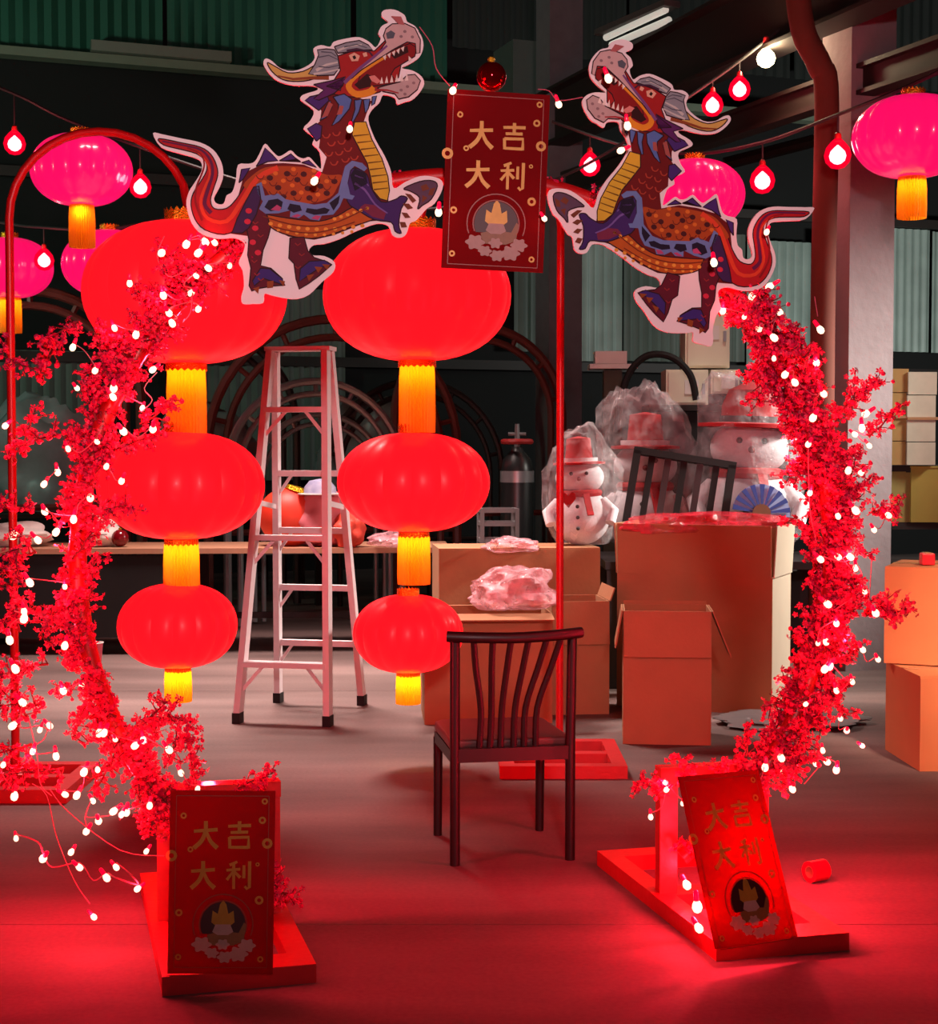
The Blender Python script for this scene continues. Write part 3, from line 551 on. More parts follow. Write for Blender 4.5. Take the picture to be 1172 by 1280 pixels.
art('shoulder_light', (122, 92, 164), [strip(smooth2([(800, 720), (840, 745), (880, 800), (930, 835)], 3, False), 10, 5), strip([(800, 690), (835, 700), (855, 730)], 7, 4)], 7)
art('tail_ridge', (150, 22, 30), [strip(smooth2([(150, 600), (200, 622), (215, 660), (205, 700), (185, 750), (180, 810), (205, 880)], 3, False), 5, 9)], 5)
art('belly_line', (120, 44, 18), [strip(smooth2([(440, 858), (540, 885), (640, 892), (740, 870), (850, 815)], 3, False), 5, 4), strip(smooth2([(480, 898), (560, 915), (640, 918), (720, 900), (800, 872)], 3, False), 5, 4)], 7)
art('jaw_spot', (150, 120, 122), spots([(985, 350), (1010, 335), (1035, 320), (1000, 365), (1000, 120), (1030, 140), (985, 140)], 7), 9)
art('hair_dark', (88, 88, 100), [strip([(655, 235), (700, 225), (735, 240)], 5, 3), strip([(660, 270), (700, 272), (738, 262)], 5, 3), strip([(760, 190), (810, 178), (850, 190)], 5, 3), strip([(670, 212), (710, 214), (730, 228)], 5, 3)], 9)
INK = []
for nm_, col_, polys_, lay_ in D:
    if nm_ in ('tail', 'belly', 'neck_plates', 'shoulder', 'hind_leg', 'hind_paw', 'head', 'horn', 'hair', 'beard', 'lower_jaw', 'fore_paw', 'thigh_plume', 'snout', 'spine_fin', 'cheek_ruff', 'mouth'):
        for q in polys_: INK.append((lay_, strip(q + [q[0]], 4.5)))
for l_ in sorted(set(x[0] for x in INK)):
    D.append(('ink_outline', (46, 14, 24), [q for k_, q in INK if k_ == l_], l_ + 0.5))
PRM = {}
def print_mat(col):
    return mat('print_%d_%d_%d' % col, col, 0.6, spec=0.15, var=0.22, scale=35)
M_board = mat('white_foam_board', (244, 226, 226), 0.5, var=0.05)
def dragon(label, anchor_px, off, mirror, phi, sc=1.0):
    p0 = A(anchor_px[0], anchor_px[1], off); s = F / (p0 - CAM).y * 1.0
    t = thing('dragon_cutout', label, 'cutout', p0, (0, phi, AY), 'dragon cutouts')
    mx = -1.0 if mirror else 1.0
    k = sc / (Z * (F / A(370, 230, off).y))
    cv = lambda q: (mx * (q[0] - (370 - 190) * Z) * k, -(q[1] - 230 * Z) * k)
    MB().plate([cv(q) for q in smooth2(OUT, 3)], 0.0, 0.010).build('board', M_board, t)
    for name, col, polys, layer in D:
        mb = MB()
        for q in polys: mb.face([cv(x) for x in q], -0.0005 * layer)
        mb.build(name, print_mat(col), t, kind='stuff' if len(polys) > 1 else None)
    return t
dragon('flat printed dragon cutout facing right, left of the hanging red poster', (370, 230), 0.10, False, 0.0)
dragon('flat printed dragon cutout facing left, right of the hanging red poster', (853, 281), 0.10, True, R(10), 0.985)

# ---------------------------------------------------------------- red posters with gold lettering
M_poster = mat('poster_dark_red', (128, 5, 11), 0.75, spec=0.12, var=0.25, scale=6)
def make_translucent(m, col, f):
    nt = m.node_tree; p = nt.nodes['Principled BSDF']; o = [n for n in nt.nodes if n.type == 'OUTPUT_MATERIAL'][0]
    t = nt.nodes.new('ShaderNodeBsdfTranslucent'); t.inputs[0].default_value = rgb(col); mx = nt.nodes.new('ShaderNodeMixShader'); mx.inputs[0].default_value = f
    nt.links.new(p.outputs[0], mx.inputs[1]); nt.links.new(t.outputs[0], mx.inputs[2]); nt.links.new(mx.outputs[0], o.inputs[0])
make_translucent(M_poster, (255, 24, 30), 0.2)
make_translucent(M_tassel, (255, 170, 20), 0.5)
M_goldprint = mat('poster_gold_print', (222, 160, 62), 0.4, 0.2, var=0.35, scale=50)
M_line = mat('poster_gold_line', (150, 46, 26), 0.45)
M_discdark = mat('poster_dark_disc', (60, 10, 12), 0.5)
M_cloudpr = mat('poster_cloud_print', (214, 170, 160), 0.5, var=0.3, scale=60)
make_translucent(M_goldprint, (255, 130, 90), 0.3); make_translucent(M_cloudpr, (255, 120, 120), 0.3)
# strokes in a unit square (x right, y down)
CH = {'big': [([(.04, .36), (.5, .33), (.96, .30)], .12, .14), ([(.50, .0), (.49, .36), (.34, .70), (.04, .96)], .15, .17), ([(.52, .38), (.70, .72), (.96, .95)], .12, .18)],
      'luck': [([(.06, .18), (.5, .16), (.95, .15)], .11, .13), ([(.5, .0), (.5, .38)], .14, .13), ([(.16, .40), (.84, .38)], .11, .12), ([(.12, .56), (.14, .96)], .12, .12), ([(.12, .58), (.86, .56), (.86, .96)], .12, .13), ([(.14, .92), (.86, .92)], .11, .12)],
      'profit': [([(.44, .02), (.14, .14)], .10, .12), ([(.02, .32), (.56, .28)], .10, .11), ([(.30, .10), (.31, .98)], .12, .11), ([(.30, .34), (.04, .66)], .08, .12), ([(.32, .36), (.56, .58)], .10, .13), ([(.70, .14), (.70, .60)], .11, .12), ([(.92, .0), (.92, .92), (.82, .97), (.74, .88)], .13, .10)]}
def poster(label, loc, rot, W=0.315, H=0.545, cornered=True):
    t = thing('poster_board', label, 'poster', loc, rot, 'gold lettered red posters')
    MB().plate([(-W / 2, 0), (W / 2, 0), (W / 2, H), (-W / 2, H)], 0, 0.003).build('board', M_poster, t)
    u = W; X = lambda x: (x - 0.5) * u; Zz = lambda y: H - y * u          # y in card widths from the top
    e = .0008
    mb = MB()
    for x0, y0, x1, y1 in ((.06, .05, .94, .05), (.06, 1.68, .94, 1.68), (.06, .05, .06, 1.68), (.94, .05, .94, 1.68)):
        mb.face(strip([(X(x0), Zz(y0)), (X(x1), Zz(y1))], .0022), -e)
    mb.build('border_line', M_line, t, kind='stuff')
    for key, nm, cx, cy in (('big', 'character', .22, .29), ('luck', 'character', .54, .29), ('big', 'character', .20, .67), ('profit', 'character', .54, .67)):
        mb = MB(); S_ = .245
        for kk, (ln, a_, b_) in enumerate(CH[key]):
            q = [(X(cx + x * S_), Zz(cy + y * S_ * 1.1)) for x, y in ln]
            if len(q) > 2 and key == 'big': q = smooth2(q, 4, False)
            mb.face(strip(q, a_ * S_ * u, b_ * S_ * u), -.0012 - .00012 * kk)
        mb.build(nm, M_goldprint, t, kind='stuff')
    ccx, ccy = .52, 1.27
    def arc(r, a0, a1, n=24): return [(X(ccx + r * math.cos(a0 + (a1 - a0) * i / n)), Zz(ccy - r * math.sin(a0 + (a1 - a0) * i / n))) for i in range(n + 1)]
    MB().face(arc(.215, R(-25), R(205)), -e).build('dark_disc', M_discdark, t)
    for r in (.225, .285): MB().face(strip(arc(r, R(-22), R(202)), .0035), -.0010 - e).build('halo_ring', M_line, t)
    g = lambda L: [(X(ccx + x), Zz(ccy + y)) for x, y in L]
    MB().face(g([(-.03, -.19), (0, -.23), (.03, -.19), (.05, -.10), (.10, -.13), (.11, -.02), (.06, .02), (-.06, .02), (-.11, -.02), (-.10, -.13), (-.05, -.10)]), -.0018).build('crown', M_goldprint, t)
    MB().face(g([(-.07, 0), (.07, 0), (.10, .07), (.05, .10), (-.05, .10), (-.10, .07)]), -.0024).build('face', M_cloudpr, t)
    MB().face(g([(-.15, .10), (-.05, .07), (.05, .07), (.15, .08), (.20, -.02), (.22, .0), (.20, .16), (.10, .20), (-.12, .20)]), -.0021).build('robe', mat('poster_robe', (150, 92, 48), 0.5, var=0.4, scale=80), t)
    for (x, y, r) in ((-.20, .19, .085), (-.10, .27, .06), (.02, .31, .065), (.0, .19, .06), (.15, .28, .085), (.23, .20, .075)):
        MB().face([(X(ccx + x) + r * u * (1 + .16 * math.cos(6 * a_)) * math.cos(a_), Zz(ccy + y) + r * u * .8 * (1 + .16 * math.cos(6 * a_)) * math.sin(a_)) for a_ in [2 * PI * i / 48 for i in range(48)]], -.0027 - .0001 * x).build('cloud', M_cloudpr, t)
    for (x, y, r) in ((.13, .24, .030), (.88, .28, .035), (.20, .56, .028), (.02, .62, .055), (.93, .50, .05), (.84, .70, .02), (.86, 1.04, .042), (.10, 1.16, .035), (.9, .10, .03), (.88, 1.60, .03), (.1, 1.58, .03)):
        n = 14; o_ = [(X(x) + r * u * math.cos(2 * PI * i / n), Zz(y) + r * u * math.sin(2 * PI * i / n)) for i in range(n + 1)]; i_ = [(X(x) + r * .45 * u * math.cos(2 * PI * i / n), Zz(y) + r * .45 * u * math.sin(2 * PI * i / n)) for i in range(n, -1, -1)]
        mb = MB(); mb.v = [(a_, -.0016, b_) for a_, b_ in o_[:-1]] + [(a_, -.0016, b_) for a_, b_ in i_[::-1][:-1]]
        mb.f = [(i, (i + 1) % n, n + (i + 1) % n, n + i) for i in range(n)]
        mb.build('coin', M_goldprint, t)
    return t
pc = A(615, 338, 0.14)
poster('red poster with gold characters hanging between the two dragon cutouts', pc, (0, R(2.2), R(6)), 0.322, 0.555)
pc = G(275, 1218, 0.055)
poster('dark red poster with gold characters standing upright on the left base', pc + Vector((0, 0, .002)), (R(-4), R(0.8), R(2)), 0.298, 0.518)
pc = G(946, 1180, 0.055)
poster('glowing red poster with gold characters leaning on the right base', pc + Vector((0, 0, .004)), (R(-24), R(1.5), R(28)), 0.312, 0.52)
bp = A(614, 96, 0.10); bo = thing('bauble_ornament', 'shiny red ball ornament peeking over the hanging poster', 'ornament', bp)
MB().ball((0, 0, 0), 0.047, 24, 16).build('ball', mat('red_chrome', (200, 16, 24), 0.06, 0.9), bo, smooth=True)
MB().lathe([(.011, .044), (.012, .058), (.006, .062)], 12).build('cap', M_gold, bo, smooth=True)

# ---------------------------------------------------------------- lanterns
def lantern_meshes(W, H, m, tl, tw, ng=16):
    b = MB(); n = ng * 6
    ro = W * 0.092
    prof = []
    for i in range(25):
        th = -PI / 2 + PI * i / 24
        cz = math.sin(th); cr = abs(math.cos(th)) ** 0.82
        prof.append((max(ro, W / 2 * cr), H / 2 * cz))
    fn = lambda an, z: 1 - 0.022 * (abs(math.sin(an * ng / 2)) < 0.26) * (1 - abs(z) / (H / 2)) - 0.028 * (1 - abs(math.sin(an * ng / 2)))
    b.lathe(prof, n, cap=False, fn=fn)
    cap = MB()
    for sgn in (1, -1):                                            # gold foil crowns at both mouths
        nn = 20; v = []; f = []
        for k in range(nn * 2):
            an = PI * k / nn; r0 = ro * 1.08
            hh = W * 0.06 if k % 2 == 0 else W * 0.04
            v += [(r0 * math.cos(an), r0 * math.sin(an), sgn * (H / 2 - 0.015)), (r0 * 1.03 * math.cos(an), r0 * 1.03 * math.sin(an), sgn * (H / 2 + hh * (1 if sgn > 0 else 0.6)))]
        for k in range(nn * 2):
            k2 = (k + 1) % (nn * 2); f.append((2 * k, 2 * k2, 2 * k2 + 1, 2 * k + 1))
        cap_i = MB().add(v, f)
        if sgn == 1: top = cap_i.mesh('crown', M_gold)
        else: bot = cap_i.mesh('crown_low', M_gold)
    ts = MB(); ns = 34
    ts.lathe([(tw / 2 * .94, -H / 2 + .01), (tw / 2, -H / 2 - tl * .3), (tw / 2 * 1.02, -H / 2 - tl * .8), (tw / 2 * 1.0, -H / 2 - tl)], ns * 4, cap=False, fn=lambda an, z: 1 + 0.045 * math.sin(an * ns))
    lid = MB().lathe([(0.012, H / 2 + .02), (0.012, H / 2 - .01), (ro, H / 2 - .012), (ro, H / 2 - .02)], 20)
    return b.mesh('shade', m, True), top, bot, ts.mesh('tassel', M_tassel, True), lid.mesh('mouth_disc', m, True)
LM = {'large': lantern_meshes(0.895, 0.625, M_lantern, 0.34, 0.165), 'mid': lantern_meshes(0.735, 0.475, M_lantern, 0.25, 0.15), 'small': lantern_meshes(0.53, 0.375, M_lantern, 0.15, 0.115),
      'far': lantern_meshes(0.735, 0.52, M_lantern_far, 0.30, 0.18), 'farshort': lantern_meshes(0.735, 0.50, M_lantern_far, 0.25, 0.17)}
def lantern(kind, label, p, group, rz=0.0, glow=1.6, sc=1.0):
    t = thing('paper_lantern', label, 'lantern', p, (0, 0, rz), group); t.scale = (sc, sc, sc)
    for nm, me in zip(('shade', 'crown', 'crown', 'tassel', 'mouth_disc'), LM[kind]): link(nm, me, t)
    bz = p.z - {'large': .36, 'mid': .28, 'small': .22, 'far': .31, 'farshort': .30}[kind] * sc
    lo2 = bpy.data.lights.new('tassel_fill_light', 'POINT'); lo2.energy = glow; lo2.color = (1, .62, .22); lo2.shadow_soft_size = .025  # light added inside the tassel to make its threads glow
    l2 = bpy.data.objects.new('tassel_fill_light', lo2); C.objects.link(l2); l2.location = (p.x, p.y, bz)
    return t
YL, YR = 6.88, 7.6
lantern('large', 'largest red lantern of the left hanging column, behind the blossom', P(232, 366, YL), 'left lantern column', .1)
lantern('mid', 'medium red lantern second in the left column, above the table edge', P(226, 607, YL), 'left lantern column', .3)
lantern('small', 'smallest red lantern at the bottom of the left column', P(222, 782, YL), 'left lantern column', .5)
lantern('large', 'largest red lantern of the right hanging column, under the hanging poster', P(521, 369, YR), 'right lantern column', .2, sc=1.02)
lantern('mid', 'medium red lantern second in the right column, beside the ladder', P(517, 603, YR), 'right lantern column', .4, sc=1.02)
lantern('small', 'smallest red lantern at the bottom of the right column, by the chair', P(510, 792, YR), 'right lantern column', .6, sc=1.02)
lantern('far', 'pink glowing lantern with long tassel under the curved red pole top', P(100, 211, 11.4), 'distant pink lanterns')
lantern('far', 'pink lantern half hidden behind the big left lantern', P(137, 330, 12.1), 'distant pink lanterns')
lantern('far', 'dim lantern at the left edge of the picture', P(12, 335, 13.55), 'distant pink lanterns')
lantern('far', 'pink lantern behind the back of the left facing dragon cutout', P(868, 247, 11.6), 'distant pink lanterns')
lantern('farshort', 'big pink lantern with yellow tassel in the upper right corner', P(1141, 171, 9.7), 'distant pink lanterns')

# hooked stands carrying the two lantern columns
def hook_stand(label, base_px, top_y, end_px, Y, bx, by):
    g = G(*base_px); t = thing('lantern_stand', label, 'stand', g)
    zt = P(base_px[0], top_y, Y).z; ex = P(end_px[0], end_px[1], Y) - g
    d = 1 if ex.x > 0 else -1; rr = abs(ex.x) / 2; zc = zt - rr
    pts = [Vector((0, 0, 0.03)), Vector((0, 0, zc * .5)), Vector((0, 0, zc))]
    pts += [Vector((d * rr * (1 - math.cos(a_)), 0, zc + rr * 0.95 * math.sin(a_))) for a_ in [PI * i / 16 for i in range(1, 15)]]
    pts.append(Vector((ex.x, ex.y, ex.z)))
    MB().tube(pts, 0.019, 10).build('hooked_pole', M_red_paint, t, smooth=True)
    for s in (-1, 1):
        MB().box((0, s * by / 2, .03), (bx, 0.07, 0.06)).build('base_bar', M_red_wood, t); MB().box((s * bx / 2 - s * .035, 0, .03), (0.07, by - .07, 0.06)).build('base_bar', M_red_wood, t)
    MB().box((0, 0, .03), (bx - .14, 0.07, 0.055)).build('cross_bar', M_red_wood, t)
    MB().lathe([(.06, .0575), (.06, .07), (.025, .08), (.025, .14)], 14).build('collar', M_red_paint, t, smooth=True)
    return t, g
st1, g1 = hook_stand('red hooked pole stand at the left edge holding the left lantern column', (20, 985), 155, (235, 262), 7.0, 0.62, 0.55)
st1.rotation_euler = (0, 0, 0)
st2, g2 = hook_stand('thin red hooked pole stand behind the chair holding the right lantern column', (699, 955), 195, (524, 283), 7.62, 0.6, 0.62)
def cord(label, pts, r=0.004, m=None, name='hanging_cord'):
    return tag(MB().tube(smoothpts(pts, 4), r, 6).build(name, m or M_cable, smooth=True), label, 'cord')
cord('cord tying the left lantern column to its hook', [P(235, 262, 6.98), P(233, 272, 6.9), P(232, 290, YL)], .006)
cord('cord tying the right lantern column to its hook', [P(524, 283, 7.62), P(522, 288, 7.6), P(521, 300, YR)], .006)

# ---------------------------------------------------------------- festoon cables and red bulbs
CB = []
def proj(p):
    q = p - CAM; f_ = q.y * CP - q.z * SP; return 586 + F * q.x / f_, 640 - F * (q.y * SP + q.z * CP) / f_
def on_cable(ci, px): return min(CB[ci], key=lambda p: abs(proj(p)[0] - px))
def cable(label, pts, r=0.012):
    CB.append(smoothpts(pts, 40)); return tag(MB().tube(smoothpts(pts, 8), r, 6).build('festoon_cable', M_cable, smooth=True), label, 'cable')
cable('sagging black cable crossing high behind both dragon cutouts', [P(-90, 75, 11.45), P(20, 118, 11.45), P(105, 158, 11.45), P(330, 234, 11.5), P(520, 262, 11.55), P(700, 222, 11.55), P(880, 108, 11.5), P(985, 28, 11.45), P(1040, -20, 11.4)])
cable('black cable with a lantern running to the upper right corner', [P(690, 152, 11.7), P(780, 182, 11.6), P(868, 192, 11.5), P(953, 178, 10.9), P(1040, 146, 10.2), P(1141, 105, 9.7), P(1260, 45, 9.3)])
cable('thin cable at the far left edge behind the hooked pole', [P(-60, 268, 13.6), P(12, 280, 13.55), P(50, 284, 13.2), P(137, 286, 12.1), P(260, 262, 11.9)])
for nm_, ci, px in (('cord holding the pink lantern under the curved pole', 0, 100), ('cord holding the half hidden pink lantern', 2, 137), ('cord holding the dim lantern at the left edge', 2, 12), ('cord holding the pink lantern behind the dragon back', 1, 868), ('cord holding the upper right pink lantern', 1, 1141)):
    lt = min([o for o in C.objects if o.name.startswith('paper_lantern')], key=lambda o: abs(proj(Vector(o.location))[0] - px) + 50 * (o.location.y < 9))
    hp = on_cable(ci, px); lt.location.y = hp.y; lt.location.x = hp.x
    cord(nm_, [hp, Vector((hp.x, hp.y, lt.location.z + .20))], .006)
bulb_core = MB().lathe([(.004, .05), (.02, .035), (.042, .012), (.05, -.014), (.043, -.04), (.022, -.058), (.002, -.064)], 18).mesh('core', M_bulbcore, True)
bulb_halo = MB().lathe([(.018, .088), (.040, .068), (.068, .034), (.080, -.010), (.070, -.05), (.040, -.082), (.002, -.092)], 20).mesh('halo_shell', M_redhalo, True)  # oversized shell, shaped to the red halo around the bulb
bulb_cap = MB().lathe([(.006, .125), (.018, .115), (.022, .09), (.02, .072)], 14).mesh('cap', mat('bulb_cap_red', (150, 20, 26), 0.4), True)
def bulb(label, px, py, ci, sc=1.0, warm=False, power=5):
    hang = on_cable(ci, px); Y = hang.y; p = P(px, py, Y); t = thing('festoon_bulb', label, 'light bulb', p, group='festoon bulbs'); t.scale = (sc, sc, sc)
    link('core', bulb_core if not warm else warm_core, t)
    if not warm: link('halo_shell', bulb_halo, t)
    link('cap', bulb_cap, t)
    top = (hang.z - p.z) / sc; p = Vector((hang.x, p.y, p.z)); t.location = p
    if top > .14: MB().tube([(0, 0, .12), (0, 0, top)], .006, 5).build('flex', M_cable, t)
    plight(p + Vector((0, -.1 * sc, 0)), power, (1, .12, .14) if not warm else (1, .8, .5), .05, 'bulb_light')
warm_core = MB().lathe([(.004, .06), (.022, .045), (.05, .014), (.06, -.016), (.05, -.048), (.025, -.068), (.002, -.074)], 18).mesh('core', mat('bulb_warm_core', (255, 240, 200), 0.3, emit=(255, 232, 180), es=12, sampling='NONE'), True)
bulb('glowing red bulb at the left edge, outside the curved pole', 17, 178, 0)
bulb('glowing red bulb inside the curve of the left pole', 175, 232, 0)
bulb('red bulb low at the left edge above the rusty arches', 55, 324, 2, 1.05)
bulb('glowing red bulb between hanging poster and left facing dragon', 738, 205, 1)
bulb('lower of two red bulbs right of the dragon horn', 892, 130, 0)
bulb('upper of two red bulbs right of the dragon horn', 925, 110, 0)
bulb('bright warm white bulb high beside the brown downpipe', 958, 70, 0, 1.15, True, 26)
bulb('glowing red bulb above the tail of the left facing dragon', 953, 224, 1, 1.1)
bulb('glowing red bulb beside the big lantern at the pale column', 1047, 192, 1, 1.1)
# fluorescent batten under the crane beam
fp = P(786, 45, 13.5); ft = thing('fluorescent_batten', 'pair of pale fluorescent tubes under the dark roof', 'lamp', fp)
for k, (x0, y0, x1, y1) in enumerate(((757, 47, 832, 12), (764, 56, 836, 25))):
    MB().tube([P(x0, y0, 13.9) - fp, P(x1, y1, 13.0) - fp], 0.03, 10).build('tube', mat('dim_fluorescent_tube', (200, 200, 190), 0.4, emit=(230, 230, 215), es=0.5, sampling='NONE'), ft, smooth=True)
MB().bar(P(752, 42, 13.95) - fp, P(840, 4, 12.95) - fp, 0.16, 0.05).build('fixture_body', mat('fixture_grey', (70, 72, 70), 0.6), ft)

# ---------------------------------------------------------------- chair
rl, rr_, flg = G(567, 1080), G(714, 1076), G(540, 1042)
cy_ = R(10.5); cO = (rl + rr_) / 2
chair = thing('dining_chair', 'dark wooden slat back chair seen from behind in the middle of the floor', 'chair', cO, (0, 0, cy_))
CW, CDp = 0.44, 0.46
for s in (-1, 1):
    MB().tube([(s * CW / 2, 0, 0), (s * CW / 2, 0.0, .45), (s * CW / 2 * 1.01, -0.015, .86)], .019, 10).build('rear_leg', M_blackwood, chair, smooth=True)
    MB().tube([(s * CW / 2 * .95, CDp, 0), (s * CW / 2 * .95, CDp - .01, .40)], [.017, .019], 10).build('front_leg', M_blackwood, chair, smooth=True)
    MB().bar((s * CW / 2 * .98, 0, .40), (s * CW / 2 * .95, CDp - .01, .40), .03, .045).build('seat_rail', M_blackwood, chair)
MB().bar((-CW / 2, 0, .41), (CW / 2, 0, .41), .03, .05).build('seat_rail', M_blackwood, chair); MB().bar((-CW / 2 * .95, CDp - .01, .40), (CW / 2 * .95, CDp - .01, .40), .03, .045).build('seat_rail', M_blackwood, chair)
sp = [(-.235, .03), (-.23, .20), (-.225, .45), (-.19, .495), (.19, .495), (.225, .45), (.23, .20), (.235, .03)]
sm = MB(); n = len(sp); sm.add([(x, y, .425) for x, y in sp] + [(x, y, .462) for x, y in sp], [tuple(range(n - 1, -1, -1)), tuple(range(n, 2 * n))] + [(i, (i + 1) % n, n + (i + 1) % n, n + i) for i in range(n)])
so = sm.build('seat', M_seat, chair); bv = so.modifiers.new('b', 'BEVEL'); bv.width = .012; bv.segments = 3
MB().tube(smoothpts([(-.255, -.03, .858), (-.15, -.055, .855), (0, -.062, .852), (.15, -.052, .857), (.255, -.025, .862)], 5), .021, 10).build('top_rail', M_blackwood, chair, smooth=True)
for xt, xb in ((-.158, -.125), (-.085, -.085), (-.015, -.045), (.052, .005), (.122, .045), (.175, .09)):
    MB().tube(smoothpts([(xt, -.045, .855), (xt * .62 + xb * .38, -.02, .74), (xb + .004, .005, .58), (xb, .012, .43)], 4), .0125, 8).build('slat', M_blackwood, chair, smooth=True)

# ---------------------------------------------------------------- ladder
f0, f1, b0, b1 = G(288, 904), G(400, 908), G(355, 876), G(463, 882)
lo_ = (f0 + f1 + b0 + b1) / 4; yaw = math.atan2((f1 - f0).y, (f1 - f0).x)
lad = thing('step_ladder', 'aluminium step ladder standing open between the lantern columns', 'ladder', lo_, (0, 0, yaw))
HW, HD, HT, TW = .265, .37, 2.11, .165
def rail(s, front, z):
    t = z / HT; y0 = -HD if front else HD; y1 = -.045 if front else .045
    return Vector((s * (HW + (TW - HW) * t), y0 + (y1 - y0) * t, z))
for s in (-1, 1):
    for fr, wd in ((True, .075), (False, .06)):
        MB().bar(rail(s, fr, .05), rail(s, fr, HT), .036, wd, (0, 1, 0)).build('front_rail' if fr else 'rear_rail', M_alu, lad)
        p = rail(s, fr, .03); MB().box((p.x, p.y, .03), (.045, .075, .06)).build('foot', M_rubber, lad)
    MB().bar(rail(s, True, 1.24), rail(s, False, 1.20), .012, .03).build('spreader', M_alu, lad)
for z in (.33, 1.04, 1.77):
    a_, b_ = rail(-1, True, z), rail(1, True, z); MB().bar(a_, b_, .085, .03).build('step', M_alu, lad)
    for s in (-1, 1):
        p = rail(s, True, z); q = rail(s, True, z - .16); MB().bar((p.x - s * .13, p.y, z), (q.x, q.y, q.z), .006, .02).build('brace', M_alu, lad)
for z in (.375, .715, 1.06, 1.40):
    MB().bar(rail(-1, False, z), rail(1, False, z), .04, .035).build('rear_rung', M_alu, lad)
    for s in (-1,):
        p = rail(s, False, z); q = rail(s, False, z - .14); MB().bar((p.x + .1, p.y, z), (q.x, q.y, q.z), .006, .018).build('brace', M_alu, lad)
MB().box((0, 0, HT + .012), (TW * 2 + .06, .15, .024)).build('top_cap', M_alu, lad)

# ---------------------------------------------------------------- cardboard boxes
def carton(label, p, yaw, W_, D_, H_, m, flaps, side=None, group='cardboard boxes', closed=False, tape=False, fl=None):
    t = thing('cardboard_box', label, 'box', p, (0, 0, yaw), group); th = .008
    mb = MB(); mb.box((0, -D_ / 2, H_ / 2), (W_, th, H_)).build('front_panel', m, t)
    MB().box((0, D_ / 2, H_ / 2), (W_, th, H_)).build('back_panel', m, t)
    for s in (-1, 1): MB().box((s * (W_ / 2 - th / 2), 0, H_ / 2), (th, D_ - th, H_)).build('side_panel', (side or m) if s == 1 else m, t)
    MB().box((0, 0, .006), (W_ - .02, D_ - .02, .01)).build('bottom', m, t)
    if closed:
        for s in (-1, 1): MB().box((0, s * D_ / 4, H_ + .004), (W_, D_ / 2 - .004, .008)).build('flap', m, t)
        if tape: MB().box((0, 0, H_ + .0095), (W_, .05, .002)).build('tape', M_tape, t)
    for (sd, ang, ln) in flaps:                    # ang 0 = straight up, 90 = flat outward, 180 = hanging down
        a_ = R(ang); u = Vector((math.sin(a_), math.cos(a_)))     # outward, up
        if sd in 'fb':
            s = -1 if sd == 'f' else 1; c = Vector((0, s * (D_ / 2 + .006 + u.x * ln / 2), H_ + u.y * ln / 2))
            M_ = Matrix.Rotation(-s * a_, 3, 'X'); MB().box(c, (W_ - .01, .007, ln), M=M_).build('flap', m, t)
        else:
            s = -1 if sd == 'l' else 1; c = Vector((s * (W_ / 2 + .006 + u.x * ln / 2), 0, H_ + u.y * ln / 2))
            M_ = Matrix.Rotation(s * a_, 3, 'Y'); MB().box(c, (.007, D_ - .01, ln), M=M_).build('flap', side or m if s == 1 else m, t)
    return t
def ctr(px0, px1, py, yaw, D_):                      # front bottom edge pixels -> base centre
    a_, b_ = G(px0, py), G(px1, py); m_ = (a_ + b_) / 2
    return m_ + Vector((-math.sin(yaw), math.cos(yaw), 0)) * D_ / 2, (b_ - a_).length
yb = R(26); c_, W_ = ctr(775, 965, 893, yb, .55)
bq = Matrix.Rotation(R(-24), 3, 'Z') @ Vector((.47, -.24, 0)); bigc = G(964, 895) - bq
big = carton('tallest open cardboard box with light painted into its right side, under the wrapped snowmen', bigc, R(-24), .94, .48, .80, M_card, [('f', 2, .30), ('l', 3, .30), ('b', 4, .30), ('r', 3, .30)], M_card_lit)
ys_ = R(10); c_, W_ = ctr(790, 903, 932, ys_, .42)
carton('narrow upright open cardboard box in front of the tallest box', c_, R(-5), W_ * .97, .36, .70, M_card, [('f', 172, .24), ('r', 158, .26), ('l', 170, .2), ('b', 6, .02)])
c_, W_ = ctr(535, 690, 905, R(6), .5)
carton('open cardboard box with pink plastic film, right behind the chair', c_, R(4), .72, .5, .62, M_card, [('b', 150, .2), ('l', 60, .15), ('f', 100, .13)])
c_, W_ = ctr(690, 757, 893, R(4), .4)
carton('small cardboard box with its front flap hanging, behind the thin red pole', c_, R(6), .34, .4, .66, M_card, [('f', 172, .25), ('r', 20, .08)])
c_, W_ = ctr(545, 752, 868, R(5), .5)
carton('wide cardboard box at the back of the box pile behind the chair', c_, R(6), 1.02, .5, .915, M_card, [], closed=True)
c_, W_ = ctr(1090, 1172, 958, R(-34), .5)
lowbox = G(1160, 966)
lb = carton('lower cardboard box of the pair at the right edge', Vector((2.15 + .36, 7.44 + .27, 0)), R(2), .72, .54, .45, M_card_orange, [], closed=True, tape=True)
uq = Matrix.Rotation(R(-24), 3, 'Z') @ Vector((-.42, -.27, 0))
ub = carton('upper orange brown cardboard box of the pair at the right edge', Vector((2.10, 7.86, .464)) - uq, R(-24), .84, .54, .48, M_card_orange, [], closed=True, tape=True)
tp = Vector((2.33, 7.92, .956)); tr = thing('red_tape_block', 'small red cube on the upper cardboard box at the right edge', 'block', tp)
bx = MB().box((0, 0, .03), (.065, .065, .06)).build('block', mat('red_block', (214, 24, 40), 0.4), tr); bvv = bx.modifiers.new('b', 'BEVEL'); bvv.width = .006; bvv.segments = 2
MB().box((0, 0, .062), (.03, .066, .004)).build('strip', M_tape, tr)

